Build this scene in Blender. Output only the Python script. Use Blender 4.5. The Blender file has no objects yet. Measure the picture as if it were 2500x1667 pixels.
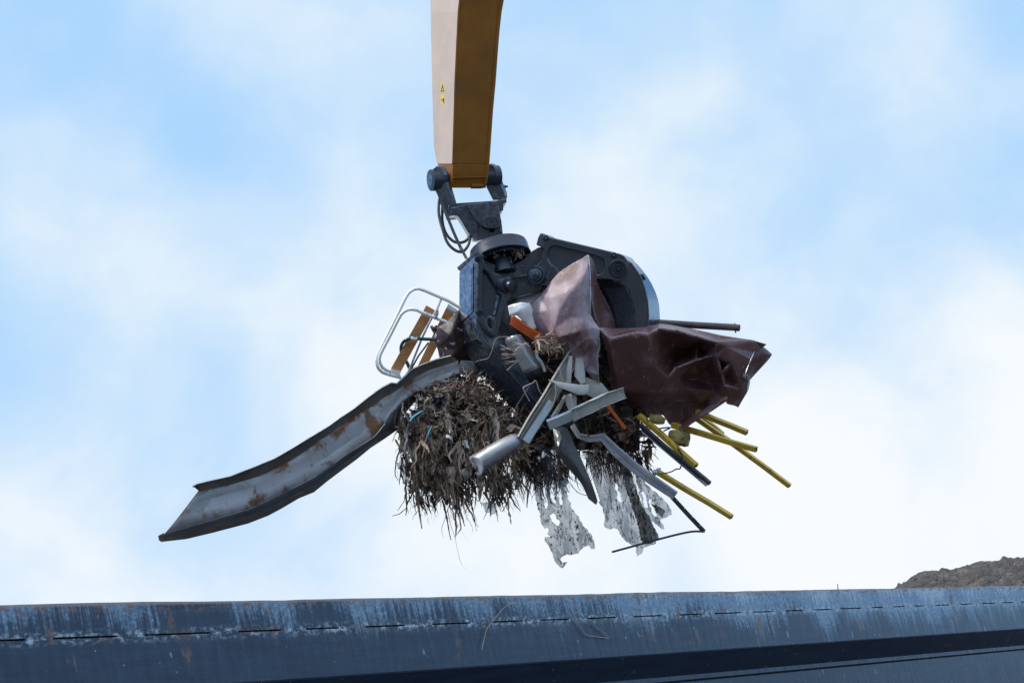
import bpy, bmesh, math, random
from mathutils import Vector, Matrix, noise as mnoise
from mathutils.geometry import delaunay_2d_cdt, tessellate_polygon
R = math.radians
scene = bpy.context.scene
col = scene.collection

# ------------------------------------------------------------------ camera
FPX, CX, CY = 3472.2, 1250.0, 833.5            # a 50 mm lens; photo pixels are 2500 x 1667
ROLL, PITCH = R(7.0), R(15.42)
F = Vector((0, math.cos(PITCH), math.sin(PITCH)))
R0 = Vector((1, 0, 0)); U0 = Vector((0, -math.sin(PITCH), math.cos(PITCH)))
RT = math.cos(ROLL) * R0 - math.sin(ROLL) * U0
UP = math.sin(ROLL) * R0 + math.cos(ROLL) * U0
EYE = Vector((0, 0, 1.6))
cam_d = bpy.data.cameras.new('camera'); cam = bpy.data.objects.new('camera', cam_d); col.objects.link(cam)
cam_d.lens = 50; cam_d.sensor_width = 36; cam_d.clip_start = .05; cam_d.clip_end = 3000
m = Matrix((RT, UP, -F)).transposed().to_4x4(); m.translation = EYE
cam.matrix_world = m
scene.camera = cam
CONT_H, SEAM = 2.318, .132                        # height of the container's rim, drop of its open weld seam
D = 9.0                                          # distance of the hanging load
S = D / FPX                                      # metres per pixel of the photo at that distance

def ray(u, v):
    return F + RT * ((u - CX) / FPX) - UP * ((v - CY) / FPX)
def at(u, v, d):
    return EYE + ray(u, v) * d
def Q(p):                                        # (u, v, w): w counts towards the viewer from the load's middle
    return at(p[0], p[1], D - p[2] * S)

# ------------------------------------------------------------------ light
SUN = Vector((-0.66, -0.08, 0.75)).normalized()
sun_d = bpy.data.lights.new('sun', 'SUN'); sun = bpy.data.objects.new('sun', sun_d); col.objects.link(sun)
sun_d.energy = 2.4; sun_d.angle = R(3); sun_d.color = (1, .94, .85)
sun.rotation_euler = SUN.to_track_quat('Z', 'Y').to_euler()
sun.location = (-30, 10, 30)

world = bpy.data.worlds.new('World'); scene.world = world; world.use_nodes = True
wt = world.node_tree; wt.nodes.clear()

class NT:
    def __init__(s, tree): s.t = tree
    def n(s, typ, ins=None, **props):
        nd = s.t.nodes.new(typ)
        for k, v in props.items(): setattr(nd, k, v)
        for k, v in (ins or {}).items(): s.put(nd.inputs[k], v)
        return nd
    def put(s, sock, v):
        if isinstance(v, bpy.types.NodeSocket): s.t.links.new(v, sock)
        elif isinstance(v, (tuple, list)):
            if sock.type == 'RGBA': sock.default_value = tuple(v) + (1,) * (4 - len(v))
            else: sock.default_value = tuple(v)
        else: sock.default_value = v
    def mapr(s, v, a, b, c=0., d=1., smooth=True):
        return s.n('ShaderNodeMapRange', {0: v, 1: a, 2: b, 3: c, 4: d}, interpolation_type='SMOOTHSTEP' if smooth else 'LINEAR').outputs[0]
    def math(s, op, a, b=0., clamp=False):
        return s.n('ShaderNodeMath', {0: a, 1: b}, operation=op, use_clamp=clamp).outputs[0]
    def mix(s, f, a, b, blend='MIX'):
        return s.n('ShaderNodeMix', {0: f, 6: a, 7: b}, data_type='RGBA', blend_type=blend).outputs[2]
    def noise(s, vec, scale=5., detail=4., rough=.55, dist=0.):
        return s.n('ShaderNodeTexNoise', {'Vector': vec, 'Scale': scale, 'Detail': detail, 'Roughness': rough, 'Distortion': dist}).outputs[0]
    def scale(s, vec, xyz, rot=(0, 0, 0), loc=(0, 0, 0)):
        return s.n('ShaderNodeMapping', {'Vector': vec, 'Location': loc, 'Rotation': rot, 'Scale': xyz}).outputs[0]
    def ramp(s, f, stops):
        nd = s.n('ShaderNodeValToRGB', {0: f}); cr = nd.color_ramp
        while len(cr.elements) < len(stops): cr.elements.new(.5)
        for e, (p, c) in zip(cr.elements, stops): e.position = p; e.color = tuple(c) + (1,)
        return nd.outputs[0]

W = NT(wt)
dirv = W.n('ShaderNodeTexCoord').outputs['Generated']
sky = W.n('ShaderNodeTexSky', sky_type='NISHITA', sun_disc=False)
sky.sun_elevation = math.asin(SUN.z); sky.sun_rotation = math.atan2(SUN.x, SUN.y)
sky.air_density = 1.0; sky.dust_density = 0.6; sky.ozone_density = 1.5
n1 = W.noise(W.scale(dirv, (1, 1, 1.5)), 3.2, 6, .5, .35)
n2 = W.noise(dirv, 9.0, 7, .55, .3)
nn = W.math('ADD', W.math('MULTIPLY', n1, .66), W.math('MULTIPLY', n2, .34))
def patch(u, v, rad_px):                          # a soft round patch of the sky, in the direction it has in the photo
    d = ray(u, v).normalized()
    dp = W.n('ShaderNodeVectorMath', {0: dirv, 1: tuple(d)}, operation='DOT_PRODUCT').outputs['Value']
    return W.mapr(dp, math.cos(rad_px / FPX), 1.0)
cover = nn
for (u, v, r_, k) in [
        (360, 270, 300, -.10), (620, 440, 300, -.15), (0, 10, 330, -.17), (0, 850, 300, -.10), (2500, 0, 200, -.18),
        (1450, 160, 420, .10), (1080, 420, 260, -.10), (2050, 760, 520, -.07), (1750, 640, 380, -.07), (2450, 660, 260, .02), (2300, 250, 330, .08),
        (230, 620, 420, .13), (150, 250, 260, .07), (820, 120, 400, .11), (700, 1250, 1100, .16), (1900, 330, 520, .13), (2300, 1150, 750, .30),
        (1500, 1300, 900, .16), (860, 700, 420, .07), (1600, 470, 350, .05), (150, 1150, 420, .05)]:
    cover = W.math('ADD', cover, W.math('MULTIPLY', patch(u, v, r_), k))
# broken cloud ahead and to the right, clear blue behind the camera
sep = W.n('ShaderNodeSeparateXYZ', {0: dirv})
front = W.mapr(sep.outputs[1], .15, .80)
cover = W.math('ADD', cover, W.math('MULTIPLY', W.math('SUBTRACT', front, 1.), .16))
cloud = W.mapr(cover, .24, .86)
deep = W.mix(.6, W.mix(1.0, sky.outputs[0], (1.3, 1.6, 2.0), 'MULTIPLY'), (4.6, 8.6, 15.0))
hazy = W.mix(.06, (2.5, 4.2, 6.2), deep)          # thin haze whitens the blue towards the bright side
low = W.mapr(sep.outputs[2], .36, .06)
soft = W.mix(W.mapr(nn, .36, .62), (4.45, 5.45, 6.4), (5.35, 5.98, 6.45))
bright = W.mix(W.mapr(W.math('ADD', cover, W.math('MULTIPLY', low, .16)), .62, .98), soft, (6.2, 6.42, 6.58))
# behind the camera: a low band of deep blue, brighter veiled sky higher up; deep blue added at both sides to tint reflections
high = W.mapr(sep.outputs[2], .07, .55)
back = W.mix(high, (3.0, 4.8, 7.6), W.mix(W.mapr(nn, .4, .65), (11.8, 12.5, 13.6), (15.2, 15.4, 15.4)))
side = W.math('MULTIPLY', W.mapr(W.math('ABSOLUTE', sep.outputs[0]), .42, .62), W.mapr(sep.outputs[2], .75, .4))
deep = W.mix(high, (1.5, 2.6, 4.6), (7.5, 9.2, 12.))
blue = W.mix(front, deep, hazy)
skycol = W.mix(cloud, blue, W.mix(front, back, bright))
rlow = W.math('MULTIPLY', W.mapr(sep.outputs[0], .3, .6), W.mapr(sep.outputs[2], .4, .1))  # added unseen glow low on the right, brightening the container's far end
skycol = W.mix(W.math('MULTIPLY', side, .9), skycol, W.mix(rlow, (.95, 3.0, 7.2), (6., 10.4, 15.5)))
bg = W.n('ShaderNodeBackground', {0: skycol, 1: .1})
W.t.links.new(bg.outputs[0], W.n('ShaderNodeOutputWorld').inputs[0])

scene.view_settings.view_transform = 'Standard'; scene.view_settings.look = 'None'
scene.view_settings.exposure = 0.6; scene.view_settings.gamma = 1; scene.view_settings.use_curve_mapping = False

# ------------------------------------------------------------------ materials
def new_mat(name):
    mt = bpy.data.materials.new(name); mt.use_nodes = True; mt.node_tree.nodes.clear()
    return mt, NT(mt.node_tree)
def finish(T, sh): T.t.links.new(sh, T.n('ShaderNodeOutputMaterial').inputs[0])
def weather(name, c1, c2, s=6., rough=.5, metal=0., layers=(), bump=.15, bscale=40., spec=.5, rvar=.15, bstretch=(1, 1, 1), bdist=.004, coat=0., wear=0., seam=0., wearc=(.20, .21, .22)):
    # two mottled paint tones, then patches of dirt, rust or bare metal: (colour, stretch, scale, lo, hi, amount, roughness)
    mt, T = new_mat(name)
    oc = T.n('ShaderNodeTexCoord').outputs['Object']
    c = T.mix(T.mapr(T.noise(oc, s, 6, .6), .3, .7), c1, c2)
    rg = T.mapr(T.noise(oc, s * 3, 5, .6), .3, .7, max(0.02, rough - rvar), min(1, rough + rvar))
    mtl = metal
    for i, (lc, st, sc, lo, hi, am, lr) in enumerate(layers):
        nz = T.noise(T.scale(oc, st, loc=(i * 7.3, i * 3.1, i * 1.7)), sc, 7, .62, .3)
        if seam and i < 2: nz = T.math('ADD', nz, T.math('MULTIPLY', T.n('ShaderNodeAttribute', attribute_name='tint').outputs['Fac'], seam))
        f = T.mapr(nz, lo, hi, 0, am)
        c = T.mix(f, c, lc)
        rg = T.n('ShaderNodeMix', {0: f, 2: rg, 3: lr}).outputs[0]
        if metal: mtl = T.math('MULTIPLY', mtl, T.math('SUBTRACT', 1., f)) if lr > .6 else mtl
    if wear:                                         # paint rubbed through on the outer edges
        pt = T.n('ShaderNodeNewGeometry').outputs['Pointiness']
        c = T.mix(T.math('MULTIPLY', T.mapr(pt, .52, .60), T.mapr(T.noise(oc, 30, 5, .65), .40, .62, 0, wear)), c, wearc)
    b = T.n('ShaderNodeBump', {'Strength': bump, 'Distance': bdist, 'Height': T.noise(T.scale(oc, bstretch), bscale, 5, .6)})
    p = T.n('ShaderNodeBsdfPrincipled', {'Base Color': c, 'Roughness': rg, 'Metallic': mtl, 'Normal': b.outputs[0], 'Specular IOR Level': spec, 'Coat Weight': coat, 'Coat Roughness': .14})
    finish(T, p.outputs[0]); return mt

X1 = (1, 1, 1)
M = {}
M['arm_yellow'] = weather('arm_yellow', (.27, .098, .006), (.20, .072, .005), 5, .5, spec=.22, layers=[((.10, .065, .03), X1, 8, .58, .75, .5, .6), ((.03, .02, .012), X1, 60, .70, .76, .8, .7)], bump=.05)
M['arm_dusty_glare'] = weather('arm_dusty_glare', (.54, .41, .305), (.47, .36, .265), 4, .5, layers=[((.42, .33, .26), (1, 1, .25), 25, .55, .75, .5, .7), ((.28, .15, .05), (1, 1, .2), 40, .70, .76, .5, .6)], bump=.08)  # dust plus sun and sky glare, both put into the pale colour
M['black_paint'] = weather('black_paint', (.027, .035, .047), (.040, .049, .063), 7, .22, coat=.5, wear=.9, layers=[((.13, .105, .08), X1, 14, .60, .76, .38, .7), ((.10, .12, .14), (1, 1, .35), 50, .66, .74, .5, .45), ((.10, .05, .025), X1, 36, .70, .75, .6, .8)], bump=.14, bscale=45, spec=.9, rvar=.1)
M['black_enamel'] = weather('black_enamel', (.016, .022, .032), (.024, .031, .043), 7, .34, coat=0., layers=[((.11, .09, .07), X1, 14, .62, .76, .35, .7), ((.09, .10, .115), (1, 1, .35), 40, .66, .74, .5, .45)], bump=.12, bscale=45, spec=.5, rvar=.1)
M['worn_steel'] = weather('worn_steel', (.20, .21, .22), (.10, .105, .11), 10, .42, .7, layers=[((.12, .07, .04), X1, 16, .55, .72, .6, .8)], bump=.2)
M['dark_hole'] = weather('dark_hole', (.006, .006, .007), (.012, .012, .012), 10, .8)
M['grey_block'] = weather('grey_block', (.05, .055, .06), (.09, .095, .10), 8, .4, layers=[((.02, .02, .02), X1, 18, .5, .7, .6, .5)], bump=.2)
M['rubber'] = weather('rubber', (.035, .037, .034), (.06, .06, .055), 14, .5, layers=[((.14, .12, .10), X1, 20, .58, .75, .5, .8)], bump=.2)
def brown(name, dust, lo):  # dust: pale layer's amount, which on the left panel also holds sunlit paleness
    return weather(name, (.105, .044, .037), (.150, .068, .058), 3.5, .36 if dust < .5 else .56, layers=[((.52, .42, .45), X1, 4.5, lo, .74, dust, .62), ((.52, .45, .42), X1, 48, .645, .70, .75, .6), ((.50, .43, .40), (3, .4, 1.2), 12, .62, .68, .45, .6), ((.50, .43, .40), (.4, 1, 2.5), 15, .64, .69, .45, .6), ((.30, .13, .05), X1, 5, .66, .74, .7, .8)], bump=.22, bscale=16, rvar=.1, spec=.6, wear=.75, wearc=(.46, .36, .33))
M['brown_sheet'] = brown('brown_sheet', .35, .52)
M['lit_dusty_brown_sheet'] = brown('lit_dusty_brown_sheet', .80, .34)  # left panel's copy: heavier dust, with its sunlit paleness put into the colour
M['bare_edge'] = weather('bare_edge', (.55, .56, .57), (.40, .38, .36), 9, .35, .4, layers=[((.32, .12, .04), X1, 7, .52, .65, .8, .8)])
M['galvanised'] = weather('galvanised', (.52, .54, .55), (.38, .40, .41), 9, .36, .35, layers=[((.16, .16, .16), X1, 22, .55, .72, .5, .6), ((.25, .13, .06), X1, 9, .62, .72, .7, .85)], bump=.2, bscale=25)
M['silver_duct'] = weather('silver_duct', (.36, .36, .355), (.25, .25, .245), 10, .46, .6, layers=[((.13, .11, .09), X1, 12, .55, .72, .6, .6)], bump=.3, bscale=22)
M['gutter_web'] = weather('gutter_web', (.54, .53, .51), (.42, .41, .39), 3.4, .45, layers=[((.36, .17, .05), X1, 9, .56, .70, .6, .85), ((.22, .075, .018), (1, 1, .7), 7, .57, .655, .88, .85), ((.10, .09, .085), X1, 14, .62, .75, .6, .7), ((.40, .39, .37), X1, 5, .6, .75, .5, .5)], bump=.25, bscale=10, seam=.075)
M['gutter_flange'] = weather('gutter_flange', (.16, .165, .17), (.11, .115, .12), 5, .42, .3, layers=[((.20, .10, .05), X1, 8, .64, .74, .6, .85), ((.26, .26, .26), X1, 50, .64, .72, .4, .5)], bump=.2, bscale=20)
M['gutter_lip'] = weather('gutter_lip', (.14, .11, .08), (.22, .20, .18), 4, .5, .1, layers=[((.20, .09, .03), (1, 1, .6), 5, .52, .66, .8, .85), ((.35, .35, .34), X1, 40, .62, .72, .5, .5)], bump=.2, bscale=20)  # shade on the lip's underside is put into this dark brown
M['beige_profile'] = weather('beige_profile', (.42, .39, .33), (.33, .30, .25), 7, .4, layers=[((.14, .12, .10), X1, 12, .56, .74, .6, .7), ((.62, .60, .55), X1, 30, .66, .73, .5, .5)], bump=.12)
M['pale_profile'] = weather('pale_profile', (.46, .50, .49), (.36, .41, .41), 6, .35, layers=[((.16, .15, .14), X1, 16, .60, .74, .6, .7)], bump=.1)
M['wood'] = weather('wood', (.54, .25, .085), (.42, .18, .06), 6, .42, layers=[((.17, .075, .03), (.6, .6, 5), 8, .5, .72, .6, .5)], bump=.1)
M['white_tube'] = weather('white_tube', (.84, .82, .75), (.72, .70, .64), 8, .35, layers=[((.22, .18, .14), X1, 22, .62, .72, .7, .7)], bump=.05)
M['green_tube'] = weather('green_tube', (.012, .055, .052), (.02, .075, .07), 9, .35, layers=[((.10, .09, .07), X1, 20, .6, .72, .5, .7)])
M['drum_brown'] = weather('drum_brown', (.030, .014, .011), (.055, .026, .019), 6, .42, layers=[((.55, .53, .52), X1, 14, .60, .64, .85, .6), ((.10, .035, .02), X1, 5, .5, .7, .6, .7), ((.012, .01, .01), X1, 8, .5, .7, .5, .5)], bump=.5, bscale=14)
M['orange_plastic'] = weather('orange_plastic', (.68, .13, .015), (.55, .095, .012), 8, .4, layers=[((.20, .06, .02), X1, 15, .6, .74, .6, .7)])
M['bar_yellow'] = weather('bar_yellow', (.60, .38, .03), (.50, .30, .025), 7, .42, layers=[((.035, .025, .015), X1, 26, .60, .67, .9, .7), ((.22, .13, .04), X1, 10, .55, .72, .6, .6)], bump=.12)
M['foam'] = weather('foam', (.50, .38, .12), (.28, .19, .06), 12, .8, layers=[((.08, .06, .03), X1, 20, .55, .7, .7, .9), ((.75, .70, .50), X1, 18, .62, .72, .8, .8)], bump=1.0, bscale=35, bdist=.02)
M['white_plastic'] = weather('white_plastic', (.78, .77, .74), (.66, .65, .62), 7, .4, layers=[((.20, .17, .14), X1, 13, .62, .72, .7, .8)])
M['dark_channel'] = weather('dark_channel', (.03, .03, .035), (.05, .05, .055), 8, .3, layers=[((.12, .09, .07), X1, 20, .62, .72, .6, .7)])
M['grey_hide'] = weather('grey_hide', (.075, .068, .062), (.12, .11, .10), 7, .55, layers=[((.30, .28, .25), X1, 9, .60, .75, .5, .7), ((.02, .018, .016), X1, 28, .58, .72, .6, .7)], bump=.5, bscale=20)
M['rusty_pipe'] = weather('rusty_pipe', (.075, .055, .05), (.12, .08, .065), 9, .5, layers=[((.24, .14, .08), X1, 16, .56, .72, .7, .8), ((.03, .03, .035), X1, 7, .5, .7, .6, .5)], bump=.4)
M['cable'] = weather('cable', (.02, .02, .02), (.035, .033, .03), 9, .5)
M['wire'] = weather('wire', (.26, .20, .16), (.38, .31, .26), 9, .5)
M['blue_rag'] = weather('blue_rag', (.02, .17, .24), (.03, .25, .33), 9, .7)
M['red_rag'] = weather('red_rag', (.24, .02, .035), (.12, .012, .03), 9, .7)
M['sticker'] = weather('sticker', (.72, .52, .05), (.66, .46, .05), 20, .4)
M['ink'] = weather('ink', (.02, .018, .012), (.03, .025, .02), 20, .5)
M['tag_white'] = weather('tag_white', (.62, .63, .66), (.5, .52, .56), 30, .6, layers=[((.08, .08, .10), X1, 90, .56, .62, .8, .7)])
M['ground_dirt'] = weather('ground_dirt', (.05, .044, .038), (.034, .031, .028), .7, .9, layers=[((.08, .07, .06), X1, .2, .5, .7, .7, .9)], bump=.6, bscale=8, bdist=.05)
M['hill_earth'] = weather('hill_earth', (.09, .074, .056), (.045, .038, .031), 1.6, .9,
    layers=[((.15, .13, .105), X1, 2.2, .52, .68, .8, .9), ((.035, .045, .02), X1, 1.3, .55, .70, .7, .9), ((.02, .018, .016), X1, 5, .58, .68, .8, .9), ((.30, .27, .22), X1, 9, .62, .70, .7, .9)], bump=1., bscale=4, bdist=.3)

def fibre_mat(name, stops, rough=.75):
    mt, T = new_mat(name)
    t = T.n('ShaderNodeAttribute', attribute_name='tint').outputs['Fac']
    oc = T.n('ShaderNodeTexCoord').outputs['Object']
    t2 = T.math('ADD', t, T.mapr(T.noise(oc, 45, 4, .6), .3, .7, -.08, .08, False), True)
    c = T.ramp(t2, stops)
    b = T.n('ShaderNodeBump', {'Strength': .5, 'Distance': .004, 'Height': T.noise(oc, 120, 3, .6)})
    p = T.n('ShaderNodeBsdfPrincipled', {'Base Color': c, 'Roughness': rough, 'Normal': b.outputs[0], 'Specular IOR Level': .3})
    tl = T.n('ShaderNodeBsdfTranslucent', {'Color': c})
    finish(T, T.n('ShaderNodeMixShader', {0: .18, 1: p.outputs[0], 2: tl.outputs[0]}).outputs[0]); return mt
M['fibre'] = fibre_mat('fibre', [(0, (.014, .011, .009)), (.22, (.055, .037, .026)), (.45, (.23, .148, .095)), (.7, (.43, .31, .21)), (.88, (.62, .50, .39)), (1, (.76, .69, .60))])
M['straw'] = fibre_mat('straw', [(0, (.08, .05, .032)), (.5, (.36, .255, .17)), (1, (.66, .55, .43))])

def film_mat(name, tint, clear, speck, lo, hi):
    # dirty translucent plastic: mostly see-through, milky in the folds, black specks of soil
    mt, T = new_mat(name)
    oc = T.n('ShaderNodeTexCoord').outputs['Object']
    s1 = T.noise(T.scale(oc, (1, 1, .6)), 62, 4, .6); s2 = T.noise(oc, 11, 5, .6)
    dirt = T.mapr(T.math('ADD', T.math('MULTIPLY', s1, .65), T.math('MULTIPLY', s2, .35)), lo, hi)
    cr = T.noise(T.scale(oc, (1, 1, .35)), 9, 3, .5)
    crease = T.mapr(T.math('ABSOLUTE', T.math('SUBTRACT', cr, .5)), .003, .014, .75, 0)
    dirt = T.math('MAXIMUM', dirt, crease)
    c = T.mix(dirt, tint, speck)
    b = T.n('ShaderNodeBump', {'Strength': .6, 'Distance': .01, 'Height': T.noise(oc, 24, 4, .6)})
    p = T.n('ShaderNodeBsdfPrincipled', {'Base Color': c, 'Roughness': .3, 'Normal': b.outputs[0]})
    tl = T.n('ShaderNodeBsdfTranslucent', {'Color': c})
    body = T.n('ShaderNodeMixShader', {0: .55, 1: p.outputs[0], 2: tl.outputs[0]})
    tr = T.n('ShaderNodeBsdfTransparent', {'Color': (.93, .95, .97)})
    milky = T.mapr(T.noise(T.scale(oc, (1, 1, .3)), 14, 4, .6), .35, .65, clear, max(0, clear - .3))
    fac = T.math('MULTIPLY', milky, T.math('SUBTRACT', 1., dirt))
    finish(T, T.n('ShaderNodeMixShader', {0: fac, 1: body.outputs[0], 2: tr.outputs[0]}).outputs[0]); return mt
M['film'] = film_mat('film', (.24, .265, .29), .48, (.035, .028, .021), .545, .60)
M['film_brown'] = film_mat('film_brown', (.20, .155, .115), .15, (.035, .028, .022), .50, .56)

def container_mat():
    mt, T = new_mat('container_paint')
    oc = T.n('ShaderNodeTexCoord').outputs['Object']
    sp = T.n('ShaderNodeSeparateXYZ', {0: oc}); x, z = sp.outputs[0], sp.outputs[2]
    c = T.mix(T.mapr(T.noise(T.scale(oc, (.6, 1, 6)), 5, 5, .6), .3, .7), (.016, .026, .046), (.025, .038, .062))
    zt = T.mapr(z, CONT_H - .37, CONT_H, 0, 1, False)               # 0 at the rail's lower edge, 1 at the top
    right = T.mapr(x, -1, 7.5, 0, 1, False)
    shear = T.n('ShaderNodeCombineXYZ', {0: T.math('ADD', x, T.math('MULTIPLY', z, .18)), 1: 0., 2: z}).outputs[0]
    st = T.noise(T.scale(shear, (15, 1, .9)), 2.4, 8, .72)           # long scrape marks running down from the rim
    st3 = T.noise(T.scale(shear, (52, 1, 1.6), loc=(2, 0, 7)), 2.2, 4, .6)
    st2 = T.noise(T.scale(shear, (1.5, 1, .7), loc=(3, 0, 0)), 1.3, 4, .6)   # where the rim has been knocked most
    grit = T.noise(oc, 55, 6, .75)
    amt = T.math('ADD', T.math('MULTIPLY', T.mapr(zt, .2, 1.0, 0, 1, False), .25), T.math('MULTIPLY', T.mapr(x, 1., 7., 0, 1), .15))
    sc = T.math('ADD', T.math('ADD', T.math('MULTIPLY', st, .42), T.math('MULTIPLY', st2, .55)), T.math('ADD', amt, T.math('ADD', T.math('MULTIPLY', grit, .16), T.math('MULTIPLY', st3, .20))))
    f = T.mapr(sc, .83, .96, 0, .78)
    f = T.math('MULTIPLY', f, T.mapr(zt, -.02, .12, 0, 1))
    c = T.mix(f, c, T.mix(T.mapr(grit, .4, .62), (.16, .25, .33), (.30, .40, .47)))
    c = T.mix(T.math('MULTIPLY', T.mapr(sc, 1.0, 1.10, 0, .7), T.mapr(zt, .0, .3)), c, (.46, .52, .54))
    sk = T.mapr(T.noise(T.scale(shear, (26, 1, .8), loc=(8, 0, 3)), 2.0, 3, .5), .70, .74)   # dark gouges
    c = T.mix(T.math('MULTIPLY', sk, T.mapr(zt, .3, .7, 0, .8)), c, (.02, .025, .035))
    ln = T.mapr(T.noise(T.scale(shear, (1.4, 1, .5), rot=(0, .5, 0), loc=(4, 0, 9)), 16, 2, .5), .715, .73)
    c = T.mix(T.math('MULTIPLY', ln, .5), c, (.32, .38, .43))
    # chipped bright paint round the open seams
    sl = T.math('ABSOLUTE', T.math('SUBTRACT', z, CONT_H - SEAM))
    ed = T.math('MULTIPLY', T.mapr(sl, .003, .040, 1, 0), T.mapr(T.noise(T.scale(oc, (9, 1, 14)), 3, 6, .7), .46, .64))
    c = T.mix(T.math('MULTIPLY', ed, .85), c, T.mix(T.mapr(T.noise(T.scale(oc, (4, 1, 4), loc=(2, 5, 1)), 2, 4, .6), .52, .6), (.50, .56, .58), (.24, .14, .09)))
    # rust along the rim and in chips
    ru = T.math('MULTIPLY', T.mapr(T.noise(T.scale(oc, (5, 5, 11)), 3, 8, .75), .50, .57), T.mapr(T.math('ADD', z, T.math('MULTIPLY', T.noise(T.scale(oc, (3, 1, 1)), 1.5, 4, .6), .07)), CONT_H - .016, CONT_H + .03))
    c = T.mix(ru, c, (.21, .10, .055))
    edge = T.mapr(z, CONT_H - .012, CONT_H - .002)
    c = T.mix(T.math('MULTIPLY', edge, .7), c, (.34, .25, .20))
    chip = T.mapr(T.noise(T.scale(oc, (1, 1, .8), loc=(5, 2, 1)), 30, 3, .5), .72, .74)
    c = T.mix(chip, c, (.22, .12, .07))
    chip2 = T.mapr(T.noise(T.scale(shear, (1.4, 1, .6), loc=(9, 2, 4)), 44, 3, .5), .72, .74)
    c = T.mix(chip2, c, (.60, .60, .58))
    blot = T.math('MULTIPLY', T.mapr(T.noise(T.scale(shear, (2.6, 1, 1.2), loc=(1.3, 0, 6)), 2.4, 7, .7), .585, .66), T.mapr(zt, .05, .4))
    c = T.mix(T.math('MULTIPLY', blot, .85), c, (.17, .085, .05))
    rg = T.mapr(T.noise(T.scale(shear, (9, 1, 1)), 4, 5, .6), .3, .7, .26, .44)
    rg = T.math('ADD', rg, T.math('MULTIPLY', f, .2))
    b = T.n('ShaderNodeBump', {'Strength': .12, 'Distance': .004, 'Height': T.noise(T.scale(oc, (.8, 1, 16)), 8, 5, .6)})
    p = T.n('ShaderNodeBsdfPrincipled', {'Base Color': c, 'Roughness': rg, 'Normal': b.outputs[0], 'Specular IOR Level': .42, 'Coat Weight': 0., 'Coat Roughness': .2})
    finish(T, p.outputs[0]); return mt

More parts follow.
